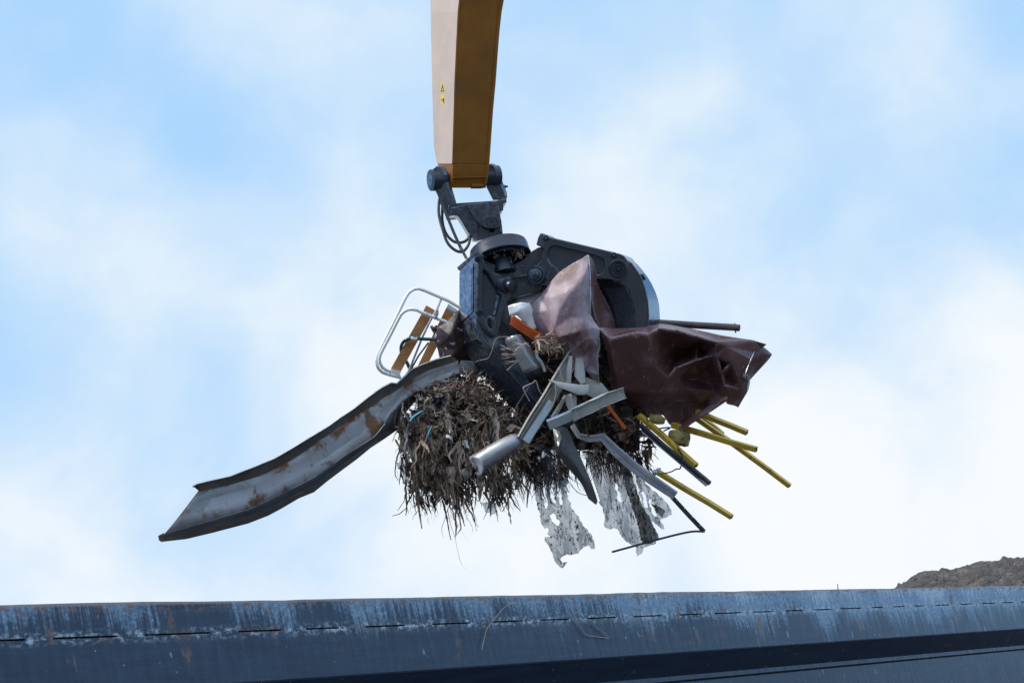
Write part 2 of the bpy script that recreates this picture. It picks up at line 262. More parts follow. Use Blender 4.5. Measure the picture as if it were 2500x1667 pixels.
# ------------------------------------------------------------------ mesh helpers
def V(p): return Vector(p)
class MB:
    def __init__(s): s.v = []; s.f = []; s.t = []
    def add(s, vs, fs, tint=None):
        o = len(s.v); s.v += [tuple(p) for p in vs]; s.f += [tuple(i + o for i in f) for f in fs]
        s.t += [0 if tint is None else tint] * len(vs); return o
    def prism(s, pts, E, w=0, holes=()):
        # a plate: outline (u,v) or (u,v,w) swept along E = (du,dv,dw); holes = [(outline, depth)] are pockets in its face
        pts = [p if len(p) == 3 else (p[0], p[1], w) for p in pts]
        E = V(E); n = len(pts)
        loops = [[V((p[0], p[1], 0)) for p in pts]]; allp = list(pts)
        for ho, dp in holes:
            loops.append([V((p[0], p[1], 0)) for p in ho]); allp += [(p[0], p[1], pts[0][2]) for p in ho]
        tri = tessellate_polygon(loops)
        o = s.add(allp, tri)
        b = s.add([V(p) + E for p in pts], [])
        s.f.append(tuple(b + i for i in reversed(range(n))))
        for i in range(n):
            j = (i + 1) % n; s.f.append((o + i, o + j, b + j, b + i))
        k = o + n; el = E.normalized()
        for ho, dp in holes:
            h = len(ho); fl = s.add([V(allp[k - o + i]) + el * dp for i in range(h)], [])
            for i in range(h):
                j = (i + 1) % h; s.f.append((k + i, fl + i, fl + j, k + j))
            s.f.append(tuple(fl + i for i in range(h))); k += h
        return s
    def frames(s, path, up=None):
        P = [V(p) for p in path]; out = []; nrm = None
        for i, p in enumerate(P):
            t = (P[min(i + 1, len(P) - 1)] - P[max(i - 1, 0)]).normalized()
            if nrm is None:
                a = V(up) if up is not None else (V((0, 0, 1)) if abs(t.z) < .8 else V((1, 0, 0)))
                nrm = (a - t * a.dot(t)).normalized()
            else:
                a = V(up) if up is not None else nrm
                nn_ = a - t * a.dot(t)
                nrm = nn_.normalized() if nn_.length > 1e-4 else nrm
            out.append((p, t, nrm, t.cross(nrm)))
        return out
    def sweep(s, prof, path, up=None, closed=True, caps=True, scale=None):
        # profile points (a, b): a along up, b across
        fr = s.frames(path, up); n = len(prof); o = len(s.v)
        for i, (p, t, a, b) in enumerate(fr):
            k = 1 if scale is None else scale[i]
            s.add([p + a * (q[0] * k) + b * (q[1] * k) for q in prof], [])
        for i in range(len(fr) - 1):
            for j in range(n if closed else n - 1):
                j2 = (j + 1) % n
                s.f.append((o + i * n + j, o + i * n + j2, o + (i + 1) * n + j2, o + (i + 1) * n + j))
        if closed and caps:
            s.f.append(tuple(o + j for j in reversed(range(n))))
            s.f.append(tuple(o + (len(fr) - 1) * n + j for j in range(n)))
        return s
    def tube(s, path, r, n=10, caps=True, scale=None, r2=None):
        return s.sweep([(r * math.cos(2 * math.pi * i / n), (r2 or r) * math.sin(2 * math.pi * i / n)) for i in range(n)], path, None, True, caps, scale)
    def pipe(s, path, ro, ri, n=14):                 # hollow
        fr = s.frames(path); o = len(s.v); k = len(fr)
        for r in (ro, ri):
            for (p, t, a, b) in fr:
                s.add([p + a * r * math.cos(2 * math.pi * i / n) + b * r * math.sin(2 * math.pi * i / n) for i in range(n)], [])
        for i in range(k - 1):
            for j in range(n):
                j2 = (j + 1) % n
                s.f.append((o + i * n + j, o + i * n + j2, o + (i + 1) * n + j2, o + (i + 1) * n + j))
                q = o + k * n
                s.f.append((q + i * n + j, q + (i + 1) * n + j, q + (i + 1) * n + j2, q + i * n + j2))
        for e in (0, k - 1):
            for j in range(n):
                j2 = (j + 1) % n; q = o + k * n
                s.f.append((o + e * n + j, o + e * n + j2, q + e * n + j2, q + e * n + j))
        return s
    def loft(s, sections, caps=True, closed=True):
        n = len(sections[0]); o = len(s.v)
        for sec in sections: s.add(sec, [])
        for i in range(len(sections) - 1):
            for j in range(n if closed else n - 1):
                j2 = (j + 1) % n
                s.f.append((o + i * n + j, o + i * n + j2, o + (i + 1) * n + j2, o + (i + 1) * n + j))
        if caps and closed:
            s.f.append(tuple(o + j for j in reversed(range(n)))); s.f.append(tuple(o + (len(sections) - 1) * n + j for j in range(n)))
        return s
    def lathe(s, c, ax, prof, n=28, e1=None):        # prof: (distance along ax, radius)
        ax = V(ax).normalized(); c = V(c)
        e1 = V(e1) if e1 is not None else (V((1, 0, 0)) if abs(ax.x) < .8 else V((0, 1, 0)))
        e1 = (e1 - ax * e1.dot(ax)).normalized(); e2 = ax.cross(e1)
        secs = [[c + ax * h + (e1 * math.cos(2 * math.pi * i / n) + e2 * math.sin(2 * math.pi * i / n)) * r for i in range(n)] for h, r in prof]
        return s.loft(secs)
    def box(s, c, x, y, z):
        c, x, y, z = V(c), V(x), V(y), V(z)
        vs = [c + x * a + y * b + z * d for a in (-1, 1) for b in (-1, 1) for d in (-1, 1)]
        s.add(vs, [(0, 1, 3, 2), (4, 6, 7, 5), (0, 4, 5, 1), (2, 3, 7, 6), (0, 2, 6, 4), (1, 5, 7, 3)]); return s

def empty(name, p, label, cat, group=None, world=False):
    o = bpy.data.objects.new(name, None); col.objects.link(o); o.empty_display_size = .1
    o.location = p if world else Q(p); o['label'] = label; o['category'] = cat
    if group: o['group'] = group
    return o
def root_loc(o):
    while o.parent: o = o.parent
    return o.location
def obj(name, mb, mat, parent=None, smooth=35, bevel=0, solid=0, sub=0, space='px', crease=None, label=None, cat=None, group=None, kind=None, bseg=2, tint=False, offset=-1, base_crease=0.):
    pts = [Q(p) for p in mb.v] if space == 'px' else [V(p) for p in mb.v]
    if parent is None:
        lo = Vector((sum(p.x for p in pts) / len(pts), sum(p.y for p in pts) / len(pts), min(p.z for p in pts)))
    else: lo = root_loc(parent) if space == 'px' or space == 'world' else Vector()
    me = bpy.data.meshes.new(name)
    me.from_pydata([p - lo for p in pts], [], mb.f); me.validate()
    if tint and len(me.vertices) == len(mb.t):
        a = me.attributes.new('tint', 'FLOAT', 'POINT'); a.data.foreach_set('value', mb.t)
    bm = bmesh.new(); bm.from_mesh(me)
    bmesh.ops.recalc_face_normals(bm, faces=bm.faces)
    for f in bm.faces: f.smooth = smooth > 0
    if smooth:
        for e in bm.edges:
            if len(e.link_faces) == 2 and e.calc_face_angle(0) > R(smooth) and not sub: e.smooth = False
    if sub:
        cl = bm.edges.layers.float.get('crease_edge') or bm.edges.layers.float.new('crease_edge')
        cv_ = bm.verts.layers.float.get('crease_vert') or bm.verts.layers.float.new('crease_vert')
        for v in bm.verts:
            be = [e for e in v.link_edges if e.is_boundary]
            if len(be) == 2:
                d0, d1 = (be[0].other_vert(v).co - v.co), (v.co - be[1].other_vert(v).co)
                if d0.length and d1.length and d0.angle(d1) > R(28): v[cv_] = 1.
        for e in bm.edges:
            if e.is_boundary: e[cl] = 1.
            elif crease:
                k = tuple(sorted(v.index for v in e.verts))
                e[cl] = crease.get(k, base_crease)
    bm.to_mesh(me); bm.free()
    o = bpy.data.objects.new(name, me); col.objects.link(o)
    if isinstance(mat, str): mat = M[mat]
    me.materials.append(mat)
    if parent is None: o.location = lo
    else: o.parent = parent
    if sub:
        md = o.modifiers.new('smooth', 'SUBSURF'); md.levels = sub; md.render_levels = sub
    if solid:
        md = o.modifiers.new('thickness', 'SOLIDIFY'); md.thickness = solid * (S if space == 'px' else 1); md.offset = offset
    if bevel:
        md = o.modifiers.new('edges', 'BEVEL'); md.width = bevel * (S if space == 'px' else 1); md.segments = bseg; md.limit_method = 'ANGLE'; md.angle_limit = R(40)
    if label: o['label'] = label
    if cat: o['category'] = cat
    if group: o['group'] = group
    if kind: o['kind'] = kind
    return o
def crumple(pts, outline, folds=(), ck=.75):
    # a bent sheet over an outline; pts: name -> (u,v,w); folds: lists of names; returns mesh and crease table
    names = list(pts); ix = {k: i for i, k in enumerate(names)}
    v2 = [Vector((pts[k][0], pts[k][1])) for k in names]
    ed = []; cr = {}
    for f in folds:
        for a, b in zip(f, f[1:]): ed.append((ix[a], ix[b]))
    res = delaunay_2d_cdt(v2, ed, [[ix[k] for k in outline]], 1, 1e-4)
    vs, es, fs, ov = res[0], res[1], res[2], res[3]
    w3 = []; omap = {}
    for i, p in enumerate(vs):
        if ov[i]: k = names[ov[i][0]]; w3.append(pts[k][2]); omap[ov[i][0]] = i
        else:
            sw = sv = 0
            for k in names:
                d2 = (pts[k][0] - p.x) ** 2 + (pts[k][1] - p.y) ** 2 + .01; sw += pts[k][2] / d2 ** 1.5; sv += 1 / d2 ** 1.5
            w3.append(sw / sv)
    mb = MB(); mb.add([(p.x, p.y, w) for p, w in zip(vs, w3)], fs)
    for a, b in ed:
        if a in omap and b in omap: cr[tuple(sorted((omap[a], omap[b])))] = ck
    return mb, cr
def spline(pts, k=6):                                # Catmull-Rom through the points
    P = [V(p) for p in pts]; P = [P[0] * 2 - P[1]] + P + [P[-1] * 2 - P[-2]]; out = []
    for i in range(1, len(P) - 2):
        for j in range(k):
            t = j / k; a, b, c, d = P[i - 1:i + 3]
            out.append(.5 * ((2 * b) + (c - a) * t + (2 * a - 5 * b + 4 * c - d) * t * t + (3 * b - a - 3 * c + d) * t ** 3))
    out.append(P[-2]); return out
def circ(c, r, n=20, r2=None, a0=0, a1=360):
    return [(c[0] + r * math.cos(R(a0 + (a1 - a0) * i / n)), c[1] + (r2 or r) * math.sin(R(a0 + (a1 - a0) * i / n))) for i in range(n)]

# ------------------------------------------------------------------ setting
mb = MB(); n = 24
for i in range(n + 1):
    for j in range(n + 1):
        x = (i / n - .5); y = (j / n - .5)
        mb.add([(math.copysign(abs(x * 2) ** 2.2, x) * 900, math.copysign(abs(y * 2) ** 2.2, y) * 900, 0)], [])
for i in range(n):
    for j in range(n): mb.f.append((i * (n + 1) + j, (i + 1) * (n + 1) + j, (i + 1) * (n + 1) + j + 1, i * (n + 1) + j + 1))
obj('ground', mb, 'ground_dirt', space='world', kind='structure', smooth=0)

# the mound behind the container: ridge traced, then given a near and a far slope down to the ground
ridge = [(2120, 1475), (2165, 1452), (2192, 1434), (2210, 1420), (2232, 1405), (2262, 1396), (2300, 1391), (2345, 1386), (2385, 1375), (2420, 1371), (2460, 1364), (2500, 1358), (2560, 1350), (2700, 1335), (2900, 1330), (3200, 1350), (3600, 1400)]
rp = [at(u, v, 40) for u, v in ridge]
rp = [p.copy() for p in spline(rp, 14)]
mb = MB(); rows = 90
back = Vector((ray(2400, 1400).x, ray(2400, 1400).y, 0)).normalized()
for i, p in enumerate(rp):
    for j in range(rows + 1):
        t = j / rows * 2 - 1                         # -1 near foot, 0 ridge, 1 far foot
        d = abs(t) ** 1.25
        q = p + back * (t * 5.2)
        q.z = max(p.z, .05) * (1 - d) - .15 * d
        k = mnoise.fractal(q * .55, 1., 2., 5) * .30 + mnoise.fractal(q * 2.3, 1., 2., 4) * .17 + abs(mnoise.noise(q * 4.5)) * .12
        q += Vector((0, 0, k * (1.0 if abs(t) > .04 else .45))) + back * (k * 1.2)
        mb.add([q], [])
for i in range(len(rp) - 1):
    for j in range(rows):
        a = i * (rows + 1) + j; mb.f.append((a, a + 1, a + rows + 2, a + rows + 1))
obj('hill', mb, 'hill_earth', space='world', kind='structure', smooth=180)

# ------------------------------------------------------------------ skip container (local axes: x along the wall, -y outwards, z up)
P0 = at(0, 1478, 5.5); P0.z = 0
AX = Vector((.93094, 1.03733, 0)).normalized()
cont = empty('skip_container', P0, 'long dark blue steel waste container with a scraped rusty rim', 'container', world=True)
cont.rotation_euler = (0, 0, math.atan2(AX.y, AX.x))
M['container_paint'] = container_mat()
NX = Vector((AX.y, -AX.x, 0))
def along(u, v):                                     # where along the wall a photo point on its face lies
    r_ = ray(u, v); k = (P0 - EYE).dot(NX) / r_.dot(NX)
    p = EYE + r_ * k - P0
    return p.dot(AX)
slots = [(-190, -75), (-30, 62), (130, 290), (355, 515), (583, 687), (748, 828), (893, 990), (1057, 1150), (1200, 1277), (1320, 1390), (1435, 1507), (1548, 1617), (1660, 1713), (1745, 1810), (1840, 1885), (1918, 1960), (1988, 2030), (2052, 2103), (2130, 2157), (2182, 2210), (2233, 2258), (2284, 2318), (2345, 2372), (2398, 2430), (2448, 2474), (2492, 2515), (2535, 2560), (2578, 2602)]
sx = []
for a, b in slots:
    f = lambda u: along(u, 1565 - 100 * u / 2500)
    sx.append((f(a), f(b)))
L0, L1 = -2.2, 11.2
H = CONT_H
xs = [L0] + [x for s_ in sx for x in s_] + [L1]
zt, zb = H - SEAM + .0038, H - SEAM - .0038
rng = random.Random(4)
mb = MB()
# rail face, with the unwelded gaps left open as real slots; the cap plate stands 4 mm proud of the sheet below
def wob(x, k): return .003 + .006 * mnoise.noise(Vector((x * 1.1, k, 0))) + .0025 * mnoise.noise(Vector((x * 7, k, 3)))
NSUB = 6
for i in range(len(xs) - 1):
    a, b = xs[i], xs[i + 1]; slot = i % 2 == 1
    for k in range(NSUB):
        x0 = a + (b - a) * k / NSUB; x1 = a + (b - a) * (k + 1) / NSUB
        sag = rng.uniform(-.001, .001)
        mb.add([(x0, .003, zt), (x1, .003, zt), (x1, wob(x1, 2), H + wob(x1, 5)), (x0, wob(x0, 2), H + wob(x0, 5))], [(0, 1, 2, 3)])
        if not slot: mb.add([(x0, .003, zb), (x1, .003, zb), (x1, .003, zt), (x0, .003, zt)], [(0, 1, 2, 3)])
        else:
            mb.add([(x0, .003, zb), (x1, .003, zb), (x1, .05, zb), (x0, .05, zb)], [(0, 1, 2, 3)])
            mb.add([(x0, .003, zt), (x1, .003, zt), (x1, .05, zt), (x0, .05, zt)], [(0, 1, 2, 3)])
            mb.add([(x0, .05, zb), (x1, .05, zb), (x1, .05, zt), (x0, .05, zt)], [(0, 1, 2, 3)])
            if k == 0: mb.add([(x0, .003, zb), (x0, .05, zb), (x0, .05, zt), (x0, .003, zt)], [(0, 1, 2, 3)])
            if k == NSUB - 1: mb.add([(x1, .003, zb), (x1, .05, zb), (x1, .05, zt), (x1, .003, zt)], [(0, 1, 2, 3)])
# rest of the rail's box section: rounded lower corner, sloping underside, inner back, top
prof = [(.003, zb), (.003, H - .350), (.006, H - .358), (.014, H - .365), (.12, H - .478)]
N2 = 60
for k in range(N2):
    x0 = L0 + (L1 - L0) * k / N2; x1 = L0 + (L1 - L0) * (k + 1) / N2
    for (y0, z0), (y1, z1) in zip(prof, prof[1:]): mb.add([(x0, y0, z0), (x1, y0, z0), (x1, y1, z1), (x0, y1, z1)], [(0, 1, 2, 3)])
    mb.add([(x0, wob(x0, 2), H + wob(x0, 5)), (x1, wob(x1, 2), H + wob(x1, 5)), (x1, .16, H), (x0, .16, H)], [(0, 1, 2, 3)])
    mb.add([(x0, .16, H), (x1, .16, H), (x1, .16, H - .48), (x0, .16, H - .48)], [(0, 1, 2, 3)])
def part(name, mb, mat='container_paint', bevel=0, smooth=35, parent=cont):
    return obj(name, mb, mat, parent, smooth=smooth, bevel=bevel, space='local')
def bxl(x0, x1, y0, y1, z0, z1):
    b = MB(); b.box(((x0 + x1) / 2, (y0 + y1) / 2, (z0 + z1) / 2), ((x1 - x0) / 2, 0, 0), (0, (y1 - y0) / 2, 0), (0, 0, (z1 - z0) / 2)); return b
part('top_rail', mb)
WD = 2.45
part('upper_strip', bxl(L0, L1, .118, .155, H - .512, H - .479), bevel=.004)
part('side_panel', bxl(L0, L1, .124, .150, .30, H - .522))
fl = bxl(L0, L1, .136, .148, H - .522, H - .512); part('seam_groove', fl, 'dark_hole')
part('floor', bxl(L0, L1, .15, WD - .15, .30, .36))
part('far_wall', bxl(L0, L1, WD - .15, WD - .12, .30, H - .5))
far = MB(); far.sweep([(0, 0), (0, .16), (-.36, .16), (-.48, .04), (-.48, 0)], [(L0, WD - .16, H - .006), (L1, WD - .16, H - .006)], up=(0, 0, 1)); part('far_rail', far)
part('end_wall', bxl(L0 - .04, L0, .0, WD, .30, H)); part('tailgate', bxl(L1, L1 + .06, .0, WD, .30, H), bevel=.01)
for k in range(9):
    x = L0 + .6 + k * 1.5
    part('side_post', bxl(x, x + .12, .045, .124, .30, H - 1.05), bevel=.01)
part('bottom_rail', bxl(L0, L1, .04, .15, .16, .30), bevel=.01); part('bottom_rail', bxl(L0, L1, WD - .15, WD - .04, .16, .30), bevel=.01)
for x in (L0 + .5, L0 + 4.5, L1 - 4.5, L1 - .5):
    part('skid', bxl(x - .12, x + .12, .1, WD - .1, 0, .16), bevel=.01)
# scraps stuck to the rail
def scrap(name, pts, mat, wd, label, cat, group=None):
    P = []
    for u, v in pts:
        r_ = ray(u, v); k = (P0 - EYE).dot(NX) / r_.dot(NX); P.append(EYE + r_ * k + NX * .012)
    b = MB(); b.tube(spline(P, 4), wd, 6)
    return obj(name, b, mat, space='world', label=label, cat=cat, group=group)
scrap('straw', [(1172, 1585), (1178, 1560), (1185, 1535), (1200, 1515), (1225, 1485), (1240, 1476), (1252, 1473)], 'wire', .0022, 'thin curled straw stuck across the container rim left of its middle', 'straw')
scrap('plastic_shred', [(1400, 1508), (1412, 1530), (1425, 1548), (1440, 1553), (1465, 1556), (1482, 1557), (1470, 1545), (1452, 1530), (1440, 1515)], 'wire', .0025, 'tan looped plastic shred hanging from a seam of the container rail', 'scrap')
scrap('straw', [(1535, 1503), (1537, 1490), (1543, 1482), (1552, 1478)], 'wire', .0018, 'short curled straw caught on the container seam right of the looped shred', 'straw')
b = MB(); p_ = at(2046, 1440, 12.3); b.tube([p_ - Vector((0, 0, 1.2)), p_, at(2045, 1424, 12.3)], .005, 6, scale=[1, 1, .5])
obj('metal_rod', b, 'dark_channel', space='world', label='thin dark rod poking up above the container rim left of the mound', cat='rod')

# ------------------------------------------------------------------ excavator arm
arm = empty('excavator_arm', (1150, -900, -80), 'yellow steel excavator arm with a dusty left side painted pale with sun glare reaching down into the picture', 'excavator arm')
K = 2.5                                              # depth gained per pixel along the left face
SECT = [(-760, 1215, 1380, 1105), (-500, 1188, 1335, 1085), (-300, 1165, 1300, 1066), (-180, 1149, 1277, 1056), (-100, 1137, 1258, 1052), (-50, 1129, 1243, 1051), (0, 1122, 1230.5, 1051), (30, 1119, 1225, 1051.5), (70, 1117, 1220.5, 1052), (110, 1115, 1217, 1053), (200, 1111, 1210.5, 1055), (270, 1109, 1204, 1057), (358, 1106.5, 1198, 1059.5), (400, 1105, 1195, 1067)]
FW = -35
def sec_arm(v, l, r, b): return [(l, v, 0), (r, v, FW), (r - (l - b), v, FW - (l - b) * K), (b, v, -(l - b) * K)]
mb = MB(); mb.loft([sec_arm(*s_) for s_ in SECT]); obj('arm_beam', mb, 'arm_yellow', arm, bevel=1.2)
# side plate painted with dust and sun glare: its own sheet welded 1 mm proud of the left side
mb = MB(); sd = []
for (v, l, r, b) in SECT: sd.append([(l - .8, v, .6), (b + .6, v, -(l - b) * K + 2)])
o_ = len(mb.v)
for i, (p, q) in enumerate(sd): mb.add([(p[0] - .7, p[1], p[2] + .3), (q[0] - .7, q[1], q[2] + .3)], [])
for i in range(len(sd) - 1): mb.f.append((2 * i, 2 * i + 1, 2 * i + 3, 2 * i + 2))
obj('side_plate', mb, 'arm_dusty_glare', arm, smooth=0)
# the clean yellow nose below it, curling round the pin boss
nose = [(400, 1105, 1195, 1067), (418, 1104.6, 1193.4, 1072), (436, 1104.3, 1191.5, 1076), (450, 1104.2, 1188.5, 1082), (459, 1105, 1184, 1090)]
mb = MB(); mb.loft([[(l, v, -(1.5 if v > 440 else 0) * 3), (r, v, FW - (4 if v > 440 else 0)), (r - (l - b), v - 2, FW - (l - b) * K), (b, v - 2, -(l - b) * K)] for v, l, r, b in nose])
obj('arm_nose', mb, 'arm_yellow', arm, bevel=2)
mb = MB(); mb.sweep([(0, 0), (2.2, 0), (2.2, 3), (0, 3)], [(1106, 436, 3), (1188, 433.5, FW + 6)], up=(0, -1, .3)); obj('weld_bead', mb, 'arm_yellow', arm, bevel=.8)
mb = MB(); mb.loft([[(r - 8, v, FW + 5), (r - 1, v, FW + 2), (r, v, FW - 4), (r - 9, v, FW - 3)] for v, l, r, b in SECT + nose[1:4]]); obj('edge_flange', mb, 'arm_yellow', arm, bevel=.7)
mb = MB(); mb.loft([[(l - 1.2, v, -1), (l + 1, v, 2.5), (l + 3.5, v, 1), (l + 3.5, v, -4)] for v, l, r, b in SECT]); obj('edge_flange', mb, 'arm_yellow', arm, bevel=.6)
mb = MB(); mb.tube([(1150, 454, -28), (1172, 454, -36), (1184, 452, -41)], 7, 12); obj('nose_tube', mb, 'arm_yellow', arm)
# stickers on the side plate
def onside(u, v, proud=.6):
    for (a, b) in zip(SECT, SECT[1:]):
        if a[0] <= v <= b[0]: l = a[1] + (b[1] - a[1]) * (v - a[0]) / (b[0] - a[0])
    return (u - proud * .9 - .7, v, -(l - u) * K + proud + .3)
def decal(poly, pr): b = MB(); b.add([onside(u, v, pr) for u, v in poly], [tuple(range(len(poly)))]); return b
for q in ([(1077, 201.5), (1087, 203.5), (1087, 227), (1077, 225.5)], [(1077, 231), (1086.6, 232.5), (1086, 259), (1077, 256)]):
    stk = obj('warning_sticker', decal(q, .8), 'sticker', arm, solid=.3, smooth=0)
    if q[0][1] < 210:
        b = MB()
        tri_o = [(1082.2, 205), (1086.2, 224.5), (1078, 223.5)]; tri_i = [(1082.2, 209.5), (1084.8, 222), (1079.4, 221.4)]
        for i in range(3):
            j = (i + 1) % 3; b.add([onside(*tri_o[i], 1.5), onside(*tri_o[j], 1.5), onside(*tri_i[j], 1.5), onside(*tri_i[i], 1.5)], [(0, 1, 2, 3)])
        b.add([onside(u, v, 1.5) for u, v in ((1082, 213), (1082.7, 213), (1082.6, 218), (1082.1, 218))], [(0, 1, 2, 3)])
        obj('warning_triangle', b, 'ink', stk, smooth=0)
    else:
        b = MB()
        for poly in ([(1079, 243.5), (1082.4, 244), (1082.4, 246.2), (1079, 245.6)], [(1083, 240), (1085.8, 240.6), (1085.8, 252.5), (1084.2, 252), (1084.2, 248), (1083, 247.6)]):
            b.add([onside(u, v, 1.5) for u, v in poly], [tuple(range(len(poly)))])
        obj('hand_pictogram', b, 'ink', stk, smooth=0)

# ------------------------------------------------------------------ grapple
gr = empty('grapple', (1240, 1010, 0), 'black steel scrap grapple with curved claws clamped round the rubbish', 'grapple')
BP = 'black_paint'
AXP = V((.925, -.06, -.37)).normalized()             # the arm pin's axis
pc = V((1050, 440.5, -20))
mb = MB(); mb.lathe(pc, AXP, [(0, 22), (1.5, 26.5), (22, 27), (23, 23), (60, 20)]); pin = obj('arm_pin', mb, 'black_enamel', gr, smooth=30)
mb = MB(); mb.lathe(pc - AXP * .8, AXP, [(0, 13.5), (1.2, 14)], 20); obj('pin_cap', mb, 'worn_steel', pin)
mb = MB(); mb.lathe(pc - AXP * 1.4, AXP, [(0, 3), (1, 3.5)], 6); obj('grease_nipple', mb, 'dark_hole', pin)
mb = MB(); mb.lathe(pc + AXP * 120, AXP, [(0, 20), (38, 23), (44, 27), (60, 26.5), (62, 22)]); pin2 = obj('arm_pin', mb, 'black_enamel', gr, smooth=30)
mb = MB(); mb.lathe((1231, 456, -88), AXP, [(-3, 4), (4, 4), (4.2, 2.5), (9, 2.5)], 6); obj('lock_bolt', mb, 'black_enamel', pin2)
mb = MB(); mb.prism([(1058, 412), (1065, 406), (1072, 407), (1079, 416), (1102, 494), (1102, 503), (1095, 504), (1094, 524), (1091, 524), (1074, 490), (1062, 465)], (12, -1, -6), -12); obj('link_plate', mb, BP, gr, bevel=1)
mb = MB(); mb.prism([(1190, 402), (1198, 400), (1204, 404), (1231, 471), (1232, 481), (1229, 489), (1203, 489), (1187, 457)], (7, -1, -8), -70); obj('link_plate', mb, BP, gr, bevel=1)
mb = MB(); mb.prism([(1094, 503), (1103, 495), (1116, 496), (1214, 489.5), (1237, 485), (1237, 494), (1229, 496), (1229, 513), (1220, 517), (1160, 508), (1116, 525), (1100, 526), (1094, 524)], (-6, 12, -55), -8); obj('crossbar', mb, BP, gr, bevel=1.2)
mb = MB(); mb.prism([(1137, 499), (1214, 491), (1219.5, 515), (1224.5, 541), (1222, 556), (1214, 558), (1192, 557), (1180, 553), (1170, 549)], (-4, 3, -14), 14); hg = obj('hanger_plate', mb, BP, gr, bevel=1)
mb = MB(); mb.prism([(1100, 508), (1137, 499), (1170, 549), (1165, 585), (1157, 584), (1143, 568), (1126, 539), (1120, 530), (1112, 525), (1100, 527)], (-4, 6, -34), 4); obj('hanger_web', mb, BP, gr, bevel=1)
rr = [(1200 + x, 542 + y * .62) for x, y in [(21 * math.copysign(abs(math.cos(a)) ** .6, math.cos(a)), 24 * math.copysign(abs(math.sin(a)) ** .6, math.sin(a))) for a in [2 * math.pi * i / 24 for i in range(24)]]]
mb = MB(); mb.prism(rr, (-3, 2, -20), 24, holes=[(circ((1200, 541.5), 3.2, 12), 8)]); ps = obj('pivot_boss', mb, BP, gr, bevel=1)
rr2 = [(1200 + (u - 1200) * .62, 541.5 + (v - 541.5) * .62) for u, v in rr]
mb = MB(); mb.sweep([(.5, .5), (-.5, .5), (-.5, -.5), (.5, -.5)], [(u, v, 24.6) for u, v in rr2 + rr2[:1]], up=(0, 0, 1), caps=False); obj('boss_ring', mb, 'dark_hole', ps)
mb = MB(); mb.prism([(1164, 588), (1172, 553), (1182, 557), (1192, 563), (1222, 556), (1226, 566), (1205, 575), (1176, 586)], (-4, 4, -30), 6); obj('swivel_fork', mb, BP, gr, bevel=1)
mb = MB(); mb.prism([(1152, 540), (1224, 536), (1228, 572), (1200, 584), (1166, 590)], (-2, 3, -20), -12); obj('swivel_block', mb, BP, gr, bevel=1)
# rotator drum
DE1 = V((.969, -.247, 0)); DAX = V((.247 * .9, .969 * .9, .436)).normalized()
dc = V((1216, 603, 0))
mb = MB(); mb.lathe(dc, DAX, [(-12, 40), (-11, 44), (-1, 46), (0, 68), (2, 71), (6, 71), (7, 72.5), (32, 74), (34, 75.5), (36, 75), (36, 66), (20, 62)], 48, DE1); dr = obj('rotator', mb, 'black_enamel', gr, smooth=28)
mb = MB(); mb.lathe(dc, DAX, [(22, 63), (40, 61), (41, 56), (26, 52)], 40, DE1); obj('bearing_ring', mb, 'black_enamel', dr, smooth=30)
e2 = DAX.cross(DE1)
for i in range(14):
    a = 2 * math.pi * i / 14; b = MB(); b.lathe(dc + (DE1 * math.cos(a) + e2 * math.sin(a)) * 58.5, DAX, [(39, 2.4), (43.5, 2.4)], 6)
    obj('bearing_bolt', b, 'worn_steel', dr)
mb = MB(); mb.lathe(dc, DAX, [(24, 30), (75, 28)], 24, DE1); obj('rotator_hub', mb, 'black_enamel', gr)
for (c, x, y, z) in (((1240, 640, 30), (9, -3, 2), (2, 8, 3), (0, -3, 9)), ((1212, 650, 26), (8, -3, 2), (2, 9, 3), (0, -3, 9))):
    b = MB(); b.box(c, x, y, z); obj('hub_block', b, BP, gr, bevel=1.2)
# body frame under the drum
mb = MB(); mb.prism([(1183, 634), (1195, 641), (1213, 648), (1220, 662), (1222, 672), (1214, 676), (1200, 668), (1188, 655)], (-4, 8, -30), 45); obj('body_lug', mb, 'grey_block', gr, bevel=1.5)
mb = MB(); mb.prism([(1228, 660), (1250, 648), (1277, 634), (1300, 612), (1314, 604), (1330, 603), (1336, 612), (1332, 640), (1312, 654), (1290, 671), (1243, 679)], (-4, 8, -34), 30); lug = obj('body_lug', mb, BP, gr, bevel=1.5)
for u, v in ((1275, 650), (1262, 653)):
    b = MB(); b.lathe((u, v, 30.5), (0, 0, 1), [(0, 3.2), (2.5, 2.6), (3, 1)], 10); obj('bolt', b, 'worn_steel', lug)
mb = MB(); mb.prism([(1243, 678), (1290, 670), (1291, 674), (1319, 690), (1328, 706), (1316, 713), (1300, 716), (1262, 728), (1244, 738), (1236, 720)], (-4, 10, -60), 22); obj('body_frame', mb, BP, gr, bevel=2)
mb = MB(); mb.sweep([(2, 0), (0, 4), (-2, 0), (0, -3)], [(1248, 729, 25), (1262, 727, 27), (1300, 716, 27), (1318, 712, 24), (1326, 704, 20)], up=(0, -1, .4)); obj('frame_lip', mb, 'worn_steel', gr)
mb = MB(); mb.sweep([(1.5, 0), (0, 4), (-1.5, 0), (0, -3)], [(1243, 679, 33), (1266, 675, 34), (1290, 670, 33)], up=(0, -1, .4)); obj('frame_lip', mb, 'worn_steel', gr)
mb = MB(); mb.box((1245, 700, -40), (90, 10, 0), (-8, 40, 0), (0, 6, 40)); obj('body_core', mb, BP, gr, bevel=3)

